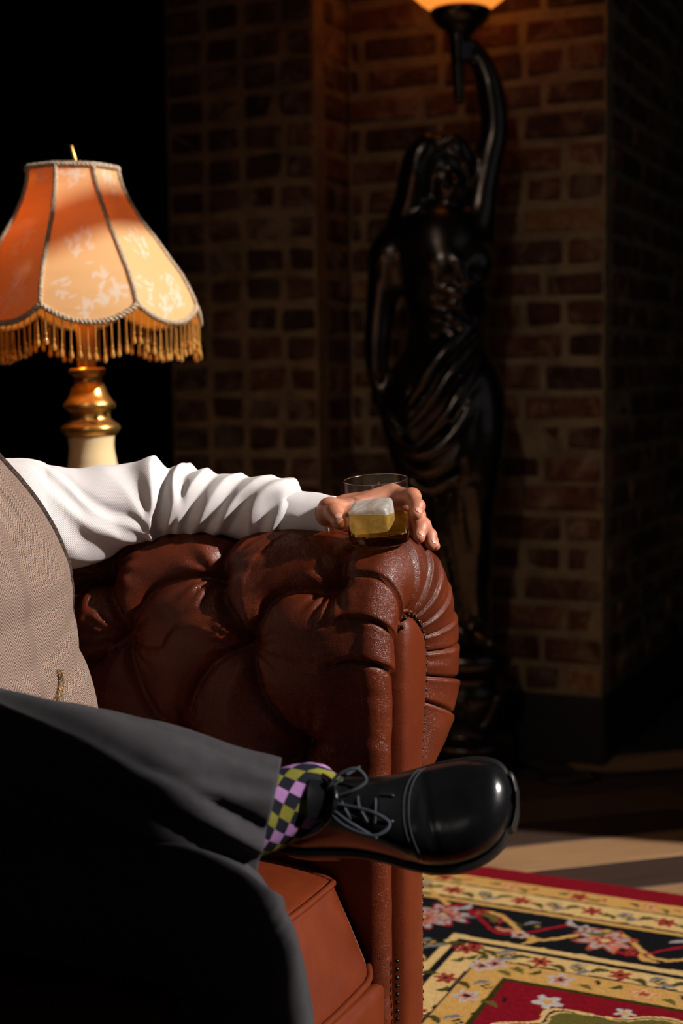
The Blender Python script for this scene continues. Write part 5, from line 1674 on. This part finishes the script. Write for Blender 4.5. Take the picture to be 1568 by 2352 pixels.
# hanging arm
S.poly([sp(900, 585), sp(885, 640), sp(872, 720), sp(866, 800), sp(866, 870)], [.046, .040, .033, .031, .023], 0.02, n=16)
S.ell(sp(872, 905), (.026, .024, .042), 0.015)
for k in range(4): S.cap(sp(868 + 6 * k, 922, -.02 + .01 * k), sp(876 + 7 * k, 955, -.03 + .012 * k), .009, .007, 0.006)
S.cap(sp(876, 900, -.02), sp(893, 930, -.035), .009, .007, 0.008)
S.poly([sp(905, 560), sp(892, 590, -.01), sp(898, 625)], [.050, .050, .046], 0.02)
# raised arm
S.poly([sp(1085, 560), sp(1098, 500), sp(1106, 440), sp(1122, 360), sp(1135, 300), sp(1128, 220), sp(1108, 150), sp(1085, 112)], [.054, .042, .037, .035, .032, .032, .026, .021], 0.025, n=24)
S.ell(sp(1072, 108), (.030, .026, .040), 0.015)
for k in range(4): S.cap(sp(1078, 96 + 13 * k, -.02), sp(1048, 98 + 13 * k, -.032), .010, .009, 0.005)
# neck, head
S.cap(sp(1005, 545), sp(1015, 470), .050, .042, 0.03)
S.ell(sp(1018, 395), (.058, .070, .082), 0.015)
S.ell(sp(1028, 435, -.035), (.036, .036, .040), 0.02)
S.cap(sp(1036, 392, -.066), sp(1046, 418, -.082), .008, .012, 0.01)
S.ell(sp(1040, 437, -.068), (.016, .012, .008), 0.006); S.ell(sp(1036, 456, -.055), (.018, .016, .014), 0.012)
for x in (1016, 1056): S.ell(sp(x, 396, -.072), (.013, .012, .008), 0.008, cut=True)
# hair: cap and long waves down the back and shoulder
S.ell(sp(1000, 375, .012), (.082, .078, .082), 0.012)
S.poly([sp(985, 330, -.05), sp(958, 370, -.045), sp(950, 420, -.03), sp(945, 470, -.01), sp(930, 510, .0), sp(915, 540, .01)], [.03, .034, .038, .042, .042, .026], 0.015, n=18)
S.poly([sp(1040, 325, -.04), sp(1062, 360, -.035), sp(1070, 400, -.01), sp(1068, 450, .02)], [.024, .026, .024, .022], 0.012, n=12)
for k in range(6):
    S.poly([sp(1000 + 8 * k, 315, -.03 - .01 * k), sp(960 - 2 * k, 372, -.072 + .005 * k), sp(948 - 3 * k, 430 + 8 * k, -.06 + .01 * k), sp(930 - 4 * k, 500 + 6 * k, -.035 + .015 * k)], [.010, .012, .013, .010], 0.006, n=12)
# drapery folds
def drape(pts, r_, k=0.008): S.poly([sp(*p) for p in pts], r_, k, n=len(pts) * 5)
drape([(1030, 560, -.10), (1050, 600, -.125), (1065, 640, -.12), (1045, 670, -.115)], [.010, .013, .012, .008])
drape([(1110, 560, -.06), (1080, 590, -.115), (1062, 640, -.125), (1090, 650, -.11), (1115, 635, -.08)], [.010, .012, .012, .011, .008])
for k, (a_, b_, c_) in enumerate((((1010, 690, -.100), (1050, 700, -.115), (1100, 735, -.07)), ((1000, 715, -.095), (1045, 735, -.112), (1100, 770, -.07)), ((990, 745, -.085), (1035, 765, -.105), (1090, 800, -.08)), ((1000, 660, -.11), (1055, 672, -.12), (1110, 680, -.07)))):
    drape([a_, b_, c_], [.008, .013, .009])
for a_, b_, c_, d_ in (((1095, 740, -.085), (1040, 790, -.115), (990, 850, -.125), (940, 930, -.11)), ((1105, 775, -.085), (1055, 830, -.125), (1000, 910, -.14), (935, 985, -.12)),
                       ((1112, 815, -.085), (1070, 880, -.135), (1020, 960, -.155), (950, 1030, -.13)), ((1080, 745, -.08), (1010, 800, -.11), (960, 860, -.10), (915, 930, -.07)),
                       ((1118, 860, -.08), (1085, 920, -.14), (1045, 1000, -.16), (985, 1075, -.14))):
    drape([a_, b_, c_, d_], [.010, .016, .016, .010])
for pts in (((880, 940, -.04), (905, 1010, -.10), (960, 1048, -.15), (1020, 1020, -.165), (1062, 950, -.15)), ((885, 965, -.03), (915, 1050, -.09), (975, 1090, -.14), (1040, 1055, -.16), (1075, 980, -.15)),
            ((895, 1000, -.02), (925, 1085, -.08), (985, 1130, -.12), (1045, 1100, -.145))):
    drape(pts, [.012] + [.016] * (len(pts) - 2) + [.011])
for pts in (((1100, 880, -.10), (1112, 980, -.13), (1100, 1090, -.13), (1108, 1200, -.10)), ((1070, 960, -.155), (1072, 1050, -.15), (1055, 1150, -.13), (1070, 1290, -.09)), ((1120, 900, -.06), (1132, 1000, -.07), (1122, 1120, -.07), (1112, 1260, -.06)),
            ((1030, 1130, -.12), (1040, 1220, -.10), (1060, 1330, -.08), (1075, 1440, -.07)), ((1085, 1120, -.14), (1095, 1220, -.10), (1085, 1330, -.08), (1100, 1450, -.06)), ((1000, 1130, -.10), (1015, 1260, -.09), (1040, 1400, -.07))):
    drape(pts, [.012, .016, .014, .012][:len(pts)])
# feet
S.poly([sp(1078, 1440, -.03), sp(1100, 1462, -.08), sp(1125, 1480, -.12)], [.034, .028, .018], 0.02)
S.poly([sp(1030, 1450, -.02), sp(1035, 1475, -.07), sp(1042, 1486, -.11)], [.032, .028, .018], 0.02)
V, F = S.mesh(2)
fig = part('figure', V, F, M['bronze'], statue)
# torch held upright, cup and globe
part('torch', *lathe_geo([(0.0001, 0), (.010, .004), (.013, .02), (.014, .06), (.018, .12), (.021, .165), (.019, .18), (.024, .19)], 20, sp(1054, 242, -.015), LAX), M['bronze'], statue)
part('lamp_cup', *lathe_geo([(r_ * KS, (85 - y) * KS) for r_, y in ((14, 92), (18, 84), (30, 80), (34, 72), (50, 62), (62, 48), (67, 38), (68, 30), (64, 25), (58, 26), (56, 34), (0.1, 40))], 48, sp(1057, 85, -.01)), M['bronze'], statue)
ngl = NT('amber_globe'); gx = ngl.node('ShaderNodeLayerWeight'); gx.inputs[0].default_value = 0.35
M['globe'] = ngl.set((0.5, 0.2, 0.05), 0.35, 0.0, None, Emission_Color=(1.0, 0.28, 0.04, 1), Emission_Strength=1.1)
gc = sp(1057, 32, -.01)
gp_ = catmull(np.array([(52, 0), (72, 14), (98, 34), (124, 62), (142, 100), (146, 140), (132, 185), (98, 222), (50, 242), (0.1, 246)], float), 50)
part('globe', *lathe_geo(gp_ * KS, 48, gc), M['globe'], statue)
gl = bpy.data.lights.new('globe_light', 'POINT'); gl.energy = 0.35; gl.color = (1.0, 0.22, 0.05); gl.shadow_soft_size = 0.16
go = bpy.data.objects.new('globe_light', gl); COL.objects.link(go); go.parent = statue
go.location = tuple(gc + np.array([0, -0.02, 0.30]) - base_of(statue))
# pedestal
pc = np.array([at(1065, 1600, SD)[0], SD, 0.0])
def zrow(y): return at(1065, y, SD)[2]
part('plinth', *lathe_geo([(0.0001, zrow(1482)), (.100, zrow(1484)), (.112, zrow(1492)), (.118, zrow(1510)), (.112, zrow(1530)), (.098, zrow(1538)), (.090, zrow(1550)), (.0001, zrow(1552))], 40, pc), M['bronze'], statue)
part('pedestal', *lathe_geo([(.092, zrow(1545)), (.088, zrow(1565)), (.096, zrow(1575)), (.098, zrow(1600)), (.090, zrow(1640)), (.074, zrow(1672)), (.078, zrow(1680)), (.120, zrow(1690)), (.126, zrow(1700)), (.116, zrow(1712)), (.116, .03), (.122, .026), (.126, .006), (.126, .0), (0.0001, 0.0)], 40, pc), M['bronze'], statue)
for k in range(6):
    a0 = k * math.pi / 3 - 1.2
    P = np.array([pc + np.array([.101 * math.cos(a0 + f * math.pi / 3 - math.pi / 2), .101 * math.sin(a0 + f * math.pi / 3 - math.pi / 2), zrow(1580 + 75 * math.sin(f * math.pi))]) for f in np.linspace(0, 1, 16)])
    P[:, :2] = pc[:2] + (P[:, :2] - pc[:2]) * (1 - 0.16 * np.sin(np.linspace(0, 1, 16) * math.pi))[:, None]
    part('swag', *tube_geo(P, 0.010, 8), M['bronze'], statue)
# power cable coiled on the boards
cpts = [np.array([statue.location[0] + .10, SD - .05, .006]), atz(1180, 1745, .006), atz(1250, 1775, .006), atz(1330, 1772, .006), atz(1378, 1782, .006), atz(1320, 1796, .006), atz(1240, 1788, .006), atz(1300, 1770, .006), atz(1420, 1776, .006), atz(1560, 1768, .006), atz(1700, 1764, .006)]
cab = resample(catmull(np.array(cpts), 120), .012)
tag(part('power_cable', *tube_geo(cab, .005, 6), M['cord'], loc=cpts[0]), 'thin black cable looped on the floorboards beside the statue', 'cable')
